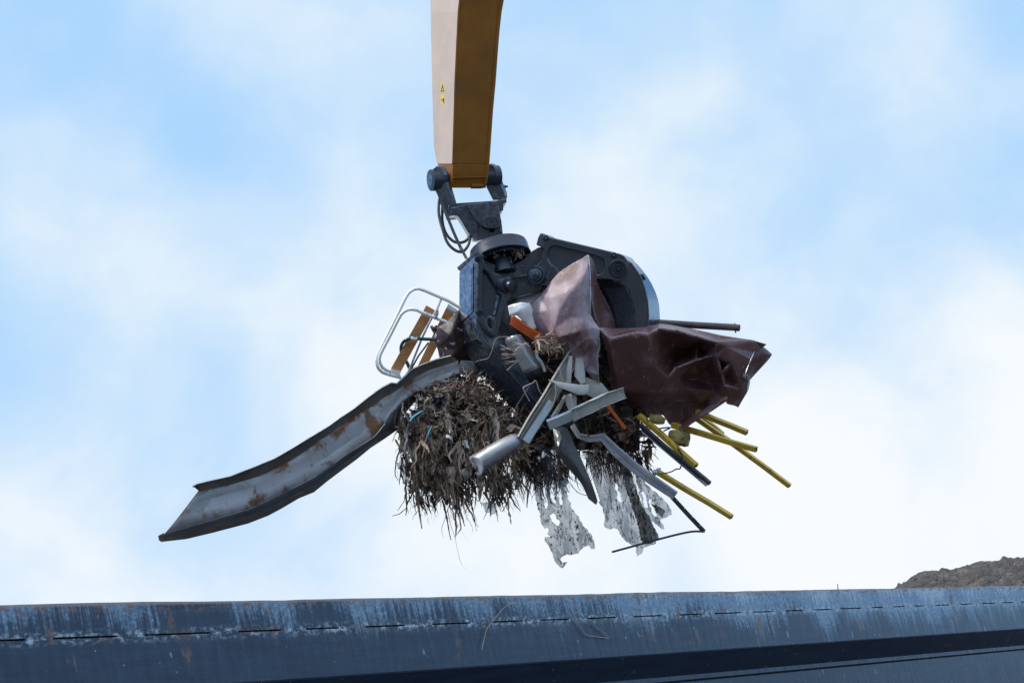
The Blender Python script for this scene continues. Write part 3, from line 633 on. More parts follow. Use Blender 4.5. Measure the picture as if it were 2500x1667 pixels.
# left claw: cast arm with a pocket, box cover on its left side, curved tooth below
c1 = empty('claw', (1180, 760, 0), 'x', 'x'); c1.parent = gr; c1.location = (0, 0, 0)
for k in ('label', 'category'): del c1[k]
EL = (-38, 35, -90)
fo = [(1160, 620), (1168, 618), (1176, 622), (1181, 627), (1186, 643), (1197, 655), (1209, 665), (1222, 671), (1241, 677), (1250, 683), (1254.5, 692), (1252, 705), (1245, 730), (1237, 742), (1232, 757), (1228, 770), (1222, 795), (1216, 812), (1210, 820), (1202, 819), (1190, 809), (1180, 797), (1172, 783), (1160, 765)]
pock = [(1179, 656), (1186, 659), (1195, 668), (1201, 680), (1207, 690), (1214, 702), (1219, 714), (1226, 721), (1225, 727), (1218, 742), (1211, 768), (1203, 776), (1192, 783), (1182, 776), (1178, 766)]
mb = MB(); mb.prism(fo, EL, 70, holes=[(pock, 16)]); ca = obj('claw_arm', mb, BP, c1, bevel=2.2, smooth=40)
mb = MB(); mb.prism([(1162, 640), (1168, 642), (1168, 764), (1162, 760)], (0, 0, -6), 75); obj('front_rib', mb, BP, c1, bevel=2)
for u, v in ((1166, 632), (1171, 762)):
    mb = MB(); mb.lathe((u, v, 68), (.05, .1, 1), [(0, 8), (6, 8), (7, 6.5), (7, 4.5), (3, 4)], 14); bs = obj('bolt_boss', mb, 'black_enamel', c1)
    mb = MB(); mb.lathe((u, v, 70), (.05, .1, 1), [(0, 3.4), (4, 3.4)], 6); obj('bolt', mb, 'black_enamel', bs)
mb = MB(); mb.prism([(1191, 776), (1197, 779), (1201, 790), (1201, 803), (1197, 804), (1191, 795)], (0, 0, -1.2), 71.4); obj('slot_hole', mb, 'dark_hole', c1, bevel=.5)
mb = MB(); mb.prism([(1183, 786), (1189, 772), (1198, 770), (1206, 778), (1212, 790), (1212, 806), (1206, 815), (1199, 814), (1188, 802)], (0, 0, -4), 74, holes=[([(1191, 777), (1197, 779), (1201, 789), (1202, 801), (1197, 804), (1191, 795)], 9)]); obj('link_boss', mb, BP, c1, bevel=1.4)
mb = MB(); mb.lathe((1228, 692, 52), (.6, .15, .8), [(0, 25), (20, 23), (24, 21), (26, 15), (40, 14), (41, 10)], 24); pv = obj('pivot_boss', mb, 'black_enamel', c1, smooth=30)
mb = MB(); mb.prism([(1214, 720), (1220, 724), (1208, 772), (1203, 770)], (-2, 0, -10), 74); obj('pocket_rib', mb, BP, c1, bevel=2)
def lf(s_, t, out=0): return (1158.5 - 38 * s_ - out, 634 + 128 * t + 33 * s_, 69 - 90 * s_ + out * .6)
mb = MB()
ring = [lf(.08, .05), lf(.93, .02), lf(.95, .98), lf(.08, .97)]
mb.add([lf(.08, .05, 1.6), lf(.93, .02, 1.6), lf(.95, .98, 1.6), lf(.08, .97, 1.6)] + ring, [(0, 1, 2, 3), (0, 4, 5, 1), (1, 5, 6, 2), (2, 6, 7, 3), (3, 7, 4, 0)])
cv = obj('side_cover', mb, BP, c1, bevel=.5)
mb = MB(); mb.add([lf(.14, .62 - .5, 2.4), lf(.30, .10, 2.4), lf(.30, .92, 2.4), lf(.14, .93, 2.4), lf(.14, .12, 1.4), lf(.30, .10, 1.4), lf(.30, .92, 1.4), lf(.14, .93, 1.4)], [(0, 1, 2, 3), (0, 4, 5, 1), (1, 5, 6, 2), (2, 6, 7, 3), (3, 7, 4, 0)]); obj('cover_hatch', mb, BP, cv, bevel=.4)
mb = MB(); mb.prism([(1157, 617), (1168, 614), (1184, 624), (1180, 630), (1161, 624)], (-42, 36, -94), 73); obj('top_cap', mb, BP, c1, bevel=1)
tl = [((1121, 790, -22), (1160, 770, 62), (1240, 742, 34)), ((1123, 812, -20), (1164, 800, 64), (1254, 786, 32)), ((1127, 832, -16), (1173, 826, 64), (1264, 816, 30)), ((1143, 868, -8), (1203, 854, 62), (1274, 846, 26)), ((1162, 895, -6), (1221, 880, 60), (1284, 872, 22)), ((1182, 921, -6), (1239, 905, 56), (1295, 902, 18)), ((1212, 958, -6), (1276, 946, 50), (1318, 935, 14)), ((1244, 990, -8), (1304, 976, 44), (1335, 970, 10)), ((1281, 1020, -8), (1330, 1005, 38), (1350, 998, 6)), ((1315, 1040, -6), (1350, 1028, 28), (1362, 1022, 4)), ((1352, 1054, -4), (1368, 1047, 12), (1372, 1043, 2))]
mb = MB(); mb.loft([[a, b_, c_, ((a[0] + c_[0]) / 2 + 6, (a[1] + c_[1]) / 2 - 4, -60)] for a, b_, c_ in tl]); tooth = obj('claw_tooth', mb, BP, c1, bevel=1.2, smooth=30)
mb = MB(); mb.sweep([(1.3, 0), (0, 1.6), (-1.3, 0), (0, -1.2)], spline([V(b_) + V((.5, 0, .6)) for a, b_, c_ in tl[2:]], 3), up=(0, 0, 1)); obj('tooth_edge', mb, 'worn_steel', c1)
def of(p, q, s_, t, o_=0): a = V(tl[p][0]).lerp(V(tl[p][1]), s_); b_ = V(tl[q][0]).lerp(V(tl[q][1]), s_); return a.lerp(b_, t) + V((-.5 * o_, .4 * o_, .8 * o_))
mb = MB(); mb.add([of(2, 3, .50, .10, .9), of(2, 3, .80, .02, .9), of(2, 3, .85, .45, .9), of(2, 3, .55, .52, .9)], [(0, 1, 2, 3)]); obj('hole_patch', mb, 'dark_hole', c1, solid=.6, smooth=0)  # dark plate set proud, standing for the shade inside a square hole
mb = MB(); mb.add([of(0, 2, .10, .12, 1.4), of(0, 2, .98, .02, 1.4), of(0, 3, .98, .98, 1.2), of(0, 3, .15, .95, 1.2)] + [of(0, 2, .10, .12), of(0, 2, .98, .02), of(0, 3, .98, .98), of(0, 3, .15, .95)], [(0, 1, 2, 3), (0, 4, 5, 1), (1, 5, 6, 2), (2, 6, 7, 3), (3, 7, 4, 0)])
obj('wear_plate', mb, 'grey_block', c1, bevel=.5)

# right claw
c2 = empty('claw', (0, 0, 0), 'x', 'x'); c2.parent = gr; c2.location = (0, 0, 0)
for k in ('label', 'category'): del c2[k]
fo = [(1316, 571), (1326, 572), (1336, 578), (1358, 584), (1480, 612), (1497, 617), (1512, 619), (1524, 625), (1532, 636), (1534, 650), (1532, 665), (1526, 677), (1516, 684), (1505, 686), (1490, 682), (1456, 680), (1410, 688), (1362, 690), (1345, 700), (1326, 697), (1313, 698), (1300, 693), (1291, 680), (1290, 664), (1298, 655), (1310, 648), (1319, 640), (1325, 626), (1328, 607), (1309, 598)]
pock = [(1337, 617), (1340, 606), (1348, 600), (1358, 600), (1400, 610), (1452, 623), (1468, 629), (1475, 636), (1477, 650), (1472, 664), (1462, 671), (1430, 672), (1390, 676), (1368, 672), (1362, 664), (1358, 654), (1348, 648), (1340, 640), (1336, 630)]
mb = MB(); mb.prism(fo, (20, 6, -78), 60, holes=[(pock, 9)]); obj('claw_arm', mb, BP, c2, bevel=2.2, smooth=40)
mb = MB(); mb.prism([(1318, 569), (1328, 570.5), (1338, 577), (1358, 582.5), (1500, 616), (1500, 619), (1358, 586), (1336, 580), (1326, 574)], (20, 6, -78), 57); obj('top_plate', mb, BP, c2, bevel=.6)
for u, v, r_ in ((1333, 581, 6.5), (1499, 623, 6.5)):
    mb = MB(); mb.lathe((u, v, 58), (.05, .1, 1), [(0, r_ + 1), (4, r_ + 1), (5, r_), (5, r_ - 2), (1, r_ - 2.4)], 14); bs = obj('bolt_boss', mb, 'black_enamel', c2)
    mb = MB(); mb.lathe((u, v, 60), (.05, .1, 1), [(0, 3.2), (4.5, 3.0), (5, 2)], 6); obj('bolt', mb, 'worn_steel', bs)
mb = MB(); mb.lathe((1509, 656, 59), (-.02, .08, 1), [(0, 23), (4, 23), (5.5, 21.5), (5.5, 16.5), (-3, 16)], 32); pb = obj('pin_boss', mb, 'black_enamel', c2, smooth=30)
mb = MB(); mb.lathe((1510, 656.5, 58), (-.02, .08, 1), [(0, 13), (5, 13), (6, 12), (6, 7.5), (3, 7)], 26); pp = obj('hinge_pin', mb, 'black_enamel', pb, smooth=30)
mb = MB(); mb.lathe((1510, 656.5, 60), (-.02, .08, 1), [(0, 4.8), (5, 4.6), (5.4, 3.6)], 14); obj('grease_nipple', mb, 'black_enamel', pp, smooth=30)
mb = MB(); mb.lathe((1312, 673, 55), (-.35, -.05, .93), [(0, 24), (9, 24), (10.5, 22)], 30); pv = obj('pivot_boss', mb, 'black_enamel', c2, smooth=30)
mb = MB(); mb.lathe((1309, 671.5, 64), (-.42, -.05, .9), [(0, 15), (5, 15.5), (6, 14)], 22); nt_ = obj('washer', mb, 'grey_block', pv, smooth=30)
mb = MB(); mb.lathe((1306, 670, 69), (-.42, -.05, .9), [(0, 12.5), (9, 12.5), (10, 11)], 6); obj('nut', mb, 'worn_steel', pv, smooth=20)
mb = MB(); mb.lathe((1302, 669, 79), (-.42, -.05, .9), [(0, 7.5), (7, 7.5), (7.5, 6), (10, 5), (10, 3)], 14); obj('bolt', mb, 'grey_block', pv, smooth=30)
mb = MB(); mb.prism([(1340, 640), (1348, 648), (1348, 664), (1338, 680), (1330, 684), (1325, 680), (1342, 662), (1341, 650)], (0, 0, -5), 64); obj('front_rib', mb, BP, c2, bevel=1.4)
tr = [((1496, 688, 52), (1524, 630, 60), (1540, 634, 20)), ((1509, 689, 53), (1542, 642, 60), (1557, 645, 16)), ((1527, 699, 54), (1562, 671, 60), (1580, 674, 10)), ((1538, 714, 54), (1570, 690, 60), (1591, 692, 8)), ((1545, 732, 54), (1576, 709, 60), (1600, 711, 6)), ((1549, 752, 54), (1580, 727, 60), (1606, 728, 6)), ((1550, 772, 54), (1582.5, 746, 60), (1610, 746, 6)), ((1549, 802, 54), (1583, 790, 60), (1612, 788, 6)), ((1536, 860, 46), (1572, 860, 52), (1600, 862, 0)), ((1505, 930, 30), (1537, 940, 36), (1562, 945, -10)), ((1460, 985, 10), (1485, 1000, 16), (1500, 1010, -20)), ((1420, 1020, -6), (1428, 1027, -2), (1434, 1032, -12))]
mb = MB(); mb.loft([[a, b_, c_, ((a[0] + c_[0]) / 2 - 8, (a[1] + c_[1]) / 2 + 6, -45)] for a, b_, c_ in tr]); obj('claw_tooth', mb, BP, c2, bevel=1.2, smooth=30)
mb = MB(); mb.sweep([(1.3, 0), (0, 1.6), (-1.3, 0), (0, -1.2)], spline([V(b_) + V((-.5, .5, .6)) for a, b_, c_ in tr[1:9]], 3), up=(0, 0, 1)); obj('tooth_edge', mb, 'worn_steel', c2)
mb = MB(); mb.prism([(1561, 670), (1567, 669), (1574, 680), (1571, 684)], (3, 0, -4), 52); obj('hole_patch', mb, 'dark_hole', c2)  # dark plug painted as the shade of a hole
# faceted inner gusset
gi = [((1456, 681, 18), (1506, 689, 55)), ((1474, 704, 18), (1528, 700, 56)), ((1496, 747, 20), (1546, 732, 57)), ((1504, 775, 22), (1551, 772, 57)), ((1507, 806, 22), (1550, 806, 56)), ((1500, 850, 12), (1536, 860, 46))]
mb = MB(); mb.loft([[a, b_, (b_[0] - 4, b_[1], b_[2] - 30), (a[0], a[1], a[2] - 34)] for a, b_ in gi]); obj('gusset', mb, BP, c2, bevel=1.2, smooth=12)
mb = MB(); mb.loft([[(a[0] - 26, a[1] + 4, -34), (a[0] + 1, a[1], a[2] - 2), (a[0], a[1], a[2] - 14), (a[0] - 24, a[1] + 4, -44)] for a, b_ in gi]); obj('inner_plate', mb, BP, c2, bevel=1, smooth=40)
mb = MB(); mb.prism([(1440, 684), (1500, 676), (1540, 640), (1570, 690), (1575, 800), (1545, 880), (1470, 830), (1440, 800)], (0, 4, -18), -28); obj('inner_plate', mb, BP, c2, bevel=2)
# hoses
for path in ([(1076, 470, -40), (1072, 490, -30), (1071, 519, -20), (1075.5, 543, -10), (1082, 564, 0), (1090, 588, 6), (1102, 604, 10), (1118, 614, 12), (1132, 613, 10), (1144, 597, 0), (1147, 576, -10), (1146, 560, -20)],
             [(1084, 480, -50), (1080, 506, -50), (1080, 539, -48), (1086, 564, -44), (1098, 582, -40), (1114, 592, -36), (1131, 591, -34), (1142, 583, -34), (1147, 570, -36)]):
    mb = MB(); mb.tube(spline(path, 6), 3.6, 10); obj('hose', mb, 'rubber', gr, smooth=60)
mb = MB(); mb.tube(spline([(1076, 490, 0), (1084, 511, 4), (1096, 539, 12), (1110, 573, 20), (1127, 610, 28)], 6), 3.9, 10); h3 = obj('hose', mb, 'rubber', gr, smooth=60)
mb = MB(); mb.tube([(1125, 606, 27), (1128, 612, 29), (1129, 613, 29), (1139, 631, 34)], 4.6, 10, scale=[1, 1, .8, .8]); obj('hose_fitting', mb, 'worn_steel', h3, smooth=30)

# ------------------------------------------------------------------ crushed brown sheet-metal cabinet
BR = 'brown_sheet'
cab = empty('crushed_cabinet', (1600, 1050, 40), 'large crumpled sheet of glossy brown painted metal gripped by the right claw', 'scrap metal')
P = dict(peak=(1434, 622, 112), a1=(1423, 630, 110), a2=(1403, 640, 106), a3=(1374, 658, 102), a4=(1358, 671, 100), a5=(1338, 697, 94), a6=(1321, 722, 88), a7=(1295, 746, 80), a8=(1289, 762, 80), a9=(1301, 785, 84), b1=(1327, 826, 92), b2=(1340, 832, 100), b3=(1368, 860, 116), b4=(1384, 866, 124), b5=(1402, 876, 130), b6=(1418, 886, 128), b7=(1431, 905, 118), b8=(1446, 924, 110), b9=(1462, 943, 104),
         c1=(1460, 915, 128), c2=(1458, 870, 136), c3=(1463, 848, 140), c4=(1463, 826, 146), c5=(1465, 803, 148), d1=(1450, 783, 146), d2=(1440, 764, 144), d3=(1440, 683, 134), d4=(1438, 640, 120),
         f1=(1366, 695, 122), f2=(1342, 728, 124), f3=(1338, 760, 122), f4=(1338, 812, 112), v1=(1425, 680, 150), v2=(1425, 735, 158), v3=(1426, 777, 160), g1=(1360, 766, 150), g2=(1388, 775, 156), cc=(1390, 712, 154),
         h1=(1352, 806, 144), h2=(1362, 824, 152), h3=(1390, 817, 166), h4=(1419, 809, 172), h5=(1446, 800, 160), k1=(1410, 846, 158), k2=(1424, 835, 168), k3=(1440, 826, 160), k4=(1402, 830, 150), m1=(1440, 868, 116), m2=(1443, 890, 114), m3=(1425, 868, 132))
mb, cr = crumple(P, 'peak a1 a2 a3 a4 a5 a6 a7 a8 a9 b1 b2 b3 b4 b5 b6 b7 b8 b9 c1 c2 c3 c4 c5 d1 d2 d3 d4'.split(),
                 ['a3 f1 f2 f3 f4 b1'.split(), 'a1 v1 v2 v3'.split(), 'h1 h2 h3 h4 h5 c5'.split(), 'g1 g2 v3'.split(), 'b4 k1 k2 k3 c4'.split(), 'k1 m3 b7'.split(), 'h4 v3'.split(), 'v3 d1'.split(), 'h1 g1'.split()], .93)
obj('left_panel', mb, 'lit_dusty_brown_sheet', cab, sub=3, solid=1.6, crease=cr, smooth=180, base_crease=.8)
mb = MB(); mb.tube(spline([(1463, 826, 149), (1464, 848, 142), (1459, 870, 138), (1461, 915, 130), (1463, 941, 106)], 4), 2.2, 6, r2=1.2, scale=[1.2, 1.3] + [1] * 15); obj('bare_edge', mb, 'bare_edge', cab)
mb = MB(); mb.tube(spline([(1437, 623, 115), (1439.5, 650, 124), (1441, 690, 137), (1441.5, 740, 146), (1442, 766, 147)], 4), 1.3, 6); obj('bare_edge', mb, 'bare_edge', cab)
mb, cr = crumple(dict(a=(1434, 622, 108), b=(1446, 634, 96), c=(1454, 655, 88), d=(1456, 685, 84), e=(1466, 712, 60), f=(1486, 745, 40), g=(1498, 775, 30), h=(1503, 812, 20), i=(1470, 815, 80), j=(1452, 780, 118), k=(1440, 720, 128), l=(1438, 660, 116), m=(1462, 760, 40)), list('abcdefghijkl'), [list('dmi')], .3)
obj('rear_leaf', mb, BR, cab, sub=3, solid=1.6, crease=cr, smooth=180)
P = dict(t0=(1464, 801, 146), t1=(1500, 803, 96), t2=(1539, 802, 78), t3=(1579, 799, 74), t4=(1610, 791, 70), t5=(1634, 794, 66), t6=(1690, 804, 60), t7=(1756, 819, 60), t8=(1800, 826, 80), t9=(1844, 832, 74), ta=(1871, 840, 66), tb=(1858, 850, 70), y1=(1842, 862, 90), y2=(1833, 878, 112), y3=(1818, 919, 120), y4=(1829, 928, 104), y5=(1824, 955, 104), y6=(1811, 977, 104), y7=(1802, 993, 102), y8=(1789, 988, 116), y9=(1776, 985, 112), z1=(1770, 974, 96), z2=(1734, 1004, 74), z3=(1690, 1031, 62), z4=(1665, 1049, 56), z5=(1645, 1045, 54), z6=(1634, 1035, 48), z7=(1619, 1012, 44), z8=(1605, 1011, 36), z9=(1568, 1025, 14), w1=(1535, 1019, 22), w2=(1500, 985, 60), w3=(1494, 962, 112), w4=(1492, 940, 128), w5=(1490, 905, 138), w6=(1484, 868, 142), w7=(1474, 831, 150),
         k0=(1487, 826, 168), k1=(1552, 812, 156), k2=(1582, 816, 152), k3=(1606, 802, 132), k4=(1650, 806, 132), k5=(1700, 822, 130), k6=(1750, 836, 120), b0=(1510, 954, 136), b1=(1563, 956, 134), b2=(1606, 958, 132), kb=(1596, 890, 144), fl=(1498, 890, 154),
         h1=(1667, 862, 4), h2=(1640, 846, 62), h3=(1704, 842, 44), h4=(1640, 888, 56), h5=(1712, 862, 36), r1=(1613, 957, 136), r2=(1630, 921, 130), r3=(1648, 900, 124), r4=(1700, 879, 116), r5=(1743, 866, 112), r6=(1752, 871, 122), s1=(1634, 944, 112), s2=(1658, 924, 92), s3=(1694, 889, 84), p1=(1670, 917, 56), p2=(1708, 930, 40), p3=(1740, 938, 48), p4=(1752, 926, 62), p5=(1724, 898, 42), q1=(1762, 910, 128), q2=(1768, 940, 130), q3=(1779, 965, 126), x1=(1772, 846, 118), x2=(1786, 884, 128), x3=(1800, 916, 134), x4=(1807, 950, 130), u1=(1762, 894, 84), u2=(1780, 924, 94), i1=(1711, 973, 76), i2=(1680, 984, 58), i3=(1640, 998, 48), i4=(1745, 956, 70), i5=(1590, 985, 84), i6=(1676, 950, 84), i7=(1660, 1020, 40), i8=(1720, 992, 48))
P = {k: (u, v, w - max(0, v - 806) * .55) for k, (u, v, w) in P.items()}   # the face leans back below its top edge
mb, cr = crumple(P, 't0 t1 t2 t3 t4 t5 t6 t7 t8 t9 ta tb y1 y2 y3 y4 y5 y6 y7 y8 y9 z1 z2 z3 z4 z5 z6 z7 z8 z9 w1 w2 w3 w4 w5 w6 w7'.split(),
                 ['w7 k0 k1 k2 k3'.split(), 'k0 fl b0'.split(), 'w3 b0 b1 b2 r1'.split(), 'r1 r2 r3 r4 r5 r6'.split(), 's1 s2 s3 r5'.split(), 'k3 k4 k5 k6 t9'.split(), 'r6 q1 q2 q3 y8'.split(), 'k6 x1 x2 x3 x4'.split(), 'p1 p2 p3 p4'.split(), 'i3 i2 i1 i4 z1'.split(), 'y2 x3'.split(), 'z7 i3'.split(), 'x4 y8'.split(), 'k2 kb b2'.split(), 'r1 i6 i4'.split()], .93)
obj('right_panel', mb, BR, cab, sub=3, solid=1.6, crease=cr, smooth=180, base_crease=.8)
mb = MB(); mb.tube(spline([(1842, 858, 96), (1834, 876, 116), (1826, 895, 118), (1818, 919, 124), (1822, 915, 118), (1829, 928, 108), (1825, 953, 108)], 4), 1.8, 6, r2=1, scale=[.5 + .8 * abs(math.sin(i * .5)) for i in range(25)]); obj('bare_edge', mb, 'bare_edge', cab)
mb, cr = crumple(dict(a=(1846, 846, 50), b=(1864, 846, 44), c=(1885, 864, 24), d=(1880, 875, 24), e=(1853, 903, 34), f=(1829, 930, 60), g=(1812, 920, 70), h=(1828, 880, 60), i=(1862, 868, 52)), list('abcdefgh'), [list('hic')], .9)
mb_ = mb; cr_ = cr
mb, cr = crumple(dict(a=(1436, 640, -16), b=(1500, 700, -20), c=(1560, 830, -14), d=(1580, 960, -20), e=(1540, 1000, -24), f=(1470, 975, -20), g=(1430, 900, -18), h=(1425, 760, -10), i=(1480, 860, -30)), list('abcdefgh'), [list('aie')], .5)
obj('rear_panel', mb, BR, cab, sub=2, solid=1.6, crease=cr, smooth=180)
mb, cr = mb_, cr_
obj('torn_end', mb, BR, cab, sub=2, solid=1.6, crease=cr, smooth=180)
# folded-under back skirt along the lower right edge
mb = MB(); mb.loft([[(1666, 1052, 54), (1672, 1046, 60), (1660, 1040, 20), (1655, 1046, 16)], [(1690, 1034, 64), (1696, 1026, 70), (1684, 1020, 26), (1680, 1026, 22)], [(1735, 1006, 76), (1738, 998, 80), (1724, 994, 36), (1722, 1000, 32)], [(1776, 978, 92), (1776, 968, 96), (1764, 968, 50), (1762, 974, 46)]]); obj('folded_seam', mb, BR, cab, bevel=1)

# ------------------------------------------------------------------ shredded rubbish
rnd = random.Random(11)
def inside(poly, x, y):
    c = False; n = len(poly); j = n - 1
    for i in range(n):
        if (poly[i][1] > y) != (poly[j][1] > y) and x < (poly[j][0] - poly[i][0]) * (y - poly[i][1]) / (poly[j][1] - poly[i][1]) + poly[i][0]: c = not c
        j = i
    return c
def edge_dist(poly, x, y):
    d = 1e9
    for (ax, ay), (bx, by) in zip(poly, poly[1:] + poly[:1]):
        dx, dy = bx - ax, by - ay; t = max(0, min(1, ((x - ax) * dx + (y - ay) * dy) / (dx * dx + dy * dy)))
        d = min(d, math.hypot(x - ax - dx * t, y - ay - dy * t))
    return d
def bulge(poly, x, y, depth, span):
    e = min(1, edge_dist(poly, x, y) / span); return depth * math.sqrt(max(0, 1 - (1 - e) ** 2))
def core(poly, w0, depth, span, step=16, inset=6, ylo=1e9):
    # the packed heart of the heap: a closed lumpy body
    pts = []; 
    xs_ = [p[0] for p in poly]; ys_ = [p[1] for p in poly]
    g = {}
    mb = MB(); nx = int((max(xs_) - min(xs_)) / step) + 1; ny = int((max(ys_) - min(ys_)) / step) + 1
    for i in range(nx):
        for j in range(ny):
            x, y = min(xs_) + i * step, min(ys_) + j * step
            if inside(poly, x, y) and edge_dist(poly, x, y) > inset + 22 * max(0, min(1, (y - ylo) / 60)):
                b_ = bulge(poly, x, y, depth, span); nz = mnoise.noise(Vector((x * .03, y * .03, w0))) * 16
                g[i, j] = mb.add([(x + nz * .4, y + nz * .3, w0 + b_ + nz - 12), (x, y, w0 - b_ * .8 - 12)], [], .12 + .10 * rnd.random())
    for (i, j), a in g.items():
        if all(k in g for k in ((i + 1, j), (i, j + 1), (i + 1, j + 1))):
            b_, c, d = g[i + 1, j], g[i + 1, j + 1], g[i, j + 1]
            mb.f += [(a, b_, c, d), (a + 1, d + 1, c + 1, b_ + 1)]
            for p, q, k1, k2 in (((a), (b_), (i, j - 1), (i + 1, j - 1)), (d, c, (i, j + 2), (i + 1, j + 2))):
                if not (k1 in g and k2 in g): mb.f.append((p, q, q + 1, p + 1))
            for p, q, k1, k2 in ((a, d, (i - 1, j), (i - 1, j + 1)), (b_, c, (i + 2, j), (i + 2, j + 1))):
                if not (k1 in g and k2 in g): mb.f.append((p, q, q + 1, p + 1))
    return mb
GR = V((.122, .993, 0))                              # which way things hang
SEGL = 7
def strand(mb, p, d, length, wd, tint, curl=.5, grav=.0, seg=None, taper=True, sway=None):
    seg = seg or max(3, int(length / SEGL)); p = V(p); d = V(d).normalized(); st = length / seg
    sd = d.cross(V((rnd.gauss(0, 1), rnd.gauss(0, 1), rnd.gauss(0, 1) + .8))).normalized()
    o = len(mb.v)
    for i in range(seg + 1):
        t = i / seg; w_ = wd * (1 - .65 * t * t if taper else 1) * (.75 + .5 * rnd.random())
        tt = max(0, min(1, tint + rnd.gauss(0, .03)))
        mb.add([p - sd * w_ / 2, p + sd * w_ / 2], [], tt)
        p = p + d * st
        d = (d + V((rnd.gauss(0, 1), rnd.gauss(0, 1), rnd.gauss(0, .8))) * curl * .45 + GR * grav).normalized()
        s2 = sd - d * sd.dot(d) + V((rnd.gauss(0, 1), rnd.gauss(0, 1), rnd.gauss(0, 1))) * .22
        sd = (s2 - d * s2.dot(d)).normalized()
    for i in range(seg): mb.f.append((o + 2 * i, o + 2 * i + 1, o + 2 * i + 3, o + 2 * i + 2))
def rag(mb, c, size, tint, hang=0.):
    # a small crumpled scrap of cloth or plastic
    n = 5; a = rnd.uniform(0, 6.28); ex = V((math.cos(a), math.sin(a), rnd.uniform(-.6, .6))).normalized()
    if hang: ex = V((rnd.uniform(.6, 1), rnd.uniform(-.3, .3), rnd.uniform(-.6, .6))).normalized()
    ey = V((-math.sin(a), math.cos(a), rnd.uniform(-.6, .6)))
    if hang: ey = GR + V((rnd.gauss(0, .15), 0, rnd.gauss(0, .3)))
    ey = (ey - ex * ey.dot(ex)).normalized(); nz = ex.cross(ey); ph = rnd.uniform(0, 99)
    ly = size * (1 + hang * 1.6); o = len(mb.v); c = V(c)
    for i in range(n + 1):
        for j in range(n + 1):
            x, y = i / n - .5, j / n - .5
            e = 1 + .35 * mnoise.noise(Vector((x * 4 + ph, y * 4, 2)))
            if hang: e *= 1 - .45 * (j / n)
            k = mnoise.noise(Vector((x * 3.4 + ph, y * 3.4, 7))) + .6 * mnoise.noise(Vector((x * 8 + ph, y * 8, 4)))
            mb.add([c + ex * (x * size * e * .7) + ey * (y * ly * (1 + .2 * mnoise.noise(Vector((x * 5 + ph, 0, 0))))) + nz * (k * size * .6)], [], max(0, min(1, tint + rnd.gauss(0, .02))))
    for i in range(n):
        for j in range(n):
            a_ = o + i * (n + 1) + j; mb.f.append((a_, a_ + 1, a_ + n + 2, a_ + n + 1))
def tone():
    r_ = rnd.random()
    return rnd.uniform(.05, .25) if r_ < .20 else rnd.uniform(.34, .6) if r_ < .58 else rnd.uniform(.6, .85) if r_ < .90 else rnd.uniform(.85, 1)
def pick(poly, ylo=-1e9, yhi=1e9):
    x0, x1 = min(p[0] for p in poly), max(p[0] for p in poly); y0, y1 = max(ylo, min(p[1] for p in poly)), min(yhi, max(p[1] for p in poly))
    while True:
        x, y = rnd.uniform(x0, x1), rnd.uniform(y0, y1)
        if inside(poly, x, y): return x, y
A = [(1066, 925), (1110, 910), (1168, 905), (1204, 945), (1240, 985), (1276, 1026), (1292, 1085), (1275, 1150), (1228, 1185), (1170, 1196), (1115, 1212), (1062, 1205), (1014, 1180), (990, 1130), (972, 1085), (975, 1042), (1000, 985), (1012, 950), (1040, 930)]
def tuck(x, y):                                      # the heap lies behind the claw tooth along its upper right side
    dx, dy = 108, 121; t = max(0, min(1, ((x - 1168) * dx + (y - 905) * dy) / (dx * dx + dy * dy)))
    return 60 * max(0, 1 - math.hypot(x - 1168 - dx * t, y - 905 - dy * t) / 42)
def surf(x, y): return bulge(A, x, y, 85, 70) - tuck(x, y) + 26 * mnoise.noise(Vector((x * .024, y * .018, 3))) + 13 * mnoise.noise(Vector((x * .07, y * .05, 8)))
mb = core(A, -16, 88, 75, ylo=1090)
def flow(x, y): return 3.6 * mnoise.noise(Vector((x * .02, y * .02, 1))) + 1.4 * mnoise.noise(Vector((x * .06, y * .06, 5))) + .3
for _ in range(1500):                                # tangled, matted upper half
    x, y = pick(A, 0, 1110); a = flow(x, y) + rnd.gauss(0, .8)
    strand(mb, (x, y, surf(x, y) + rnd.uniform(-14, 9)), (math.cos(a), math.sin(a) * .8, rnd.gauss(0, .35)), rnd.uniform(14, 56), rnd.choice((1.6, 2.2, 3, 4, 6)), max(0, min(1, tone() + .25 * mnoise.noise(Vector((x * .03, y * .03, 9))))), .8, .03)
for _ in range(120):
    x, y = pick(A, 0, 1130); rag(mb, (x, y, surf(x, y) + rnd.uniform(-8, 10)), rnd.uniform(8, 20), tone())
def hang_bundle(mb, x, y, w, n, length, spread, t0, wds=(2, 3, 5, 7, 9)):
    lx = rnd.gauss(0, .12)
    for _ in range(n):
        strand(mb, (x + rnd.gauss(0, spread), y + rnd.gauss(0, 12), w + rnd.gauss(0, spread * .6)), (GR.x + lx + rnd.gauss(0, .16), 1, rnd.gauss(0, .16)), length * rnd.uniform(.4, 1.05), rnd.choice(wds), max(0, min(1, t0 + rnd.gauss(0, .16))), .62, .17)
rows_ = sorted([pick(A, 1030, 1195) for _ in range(95)] + [pick(A, 1130, 1205) for _ in range(45)], key=lambda p: -p[1])
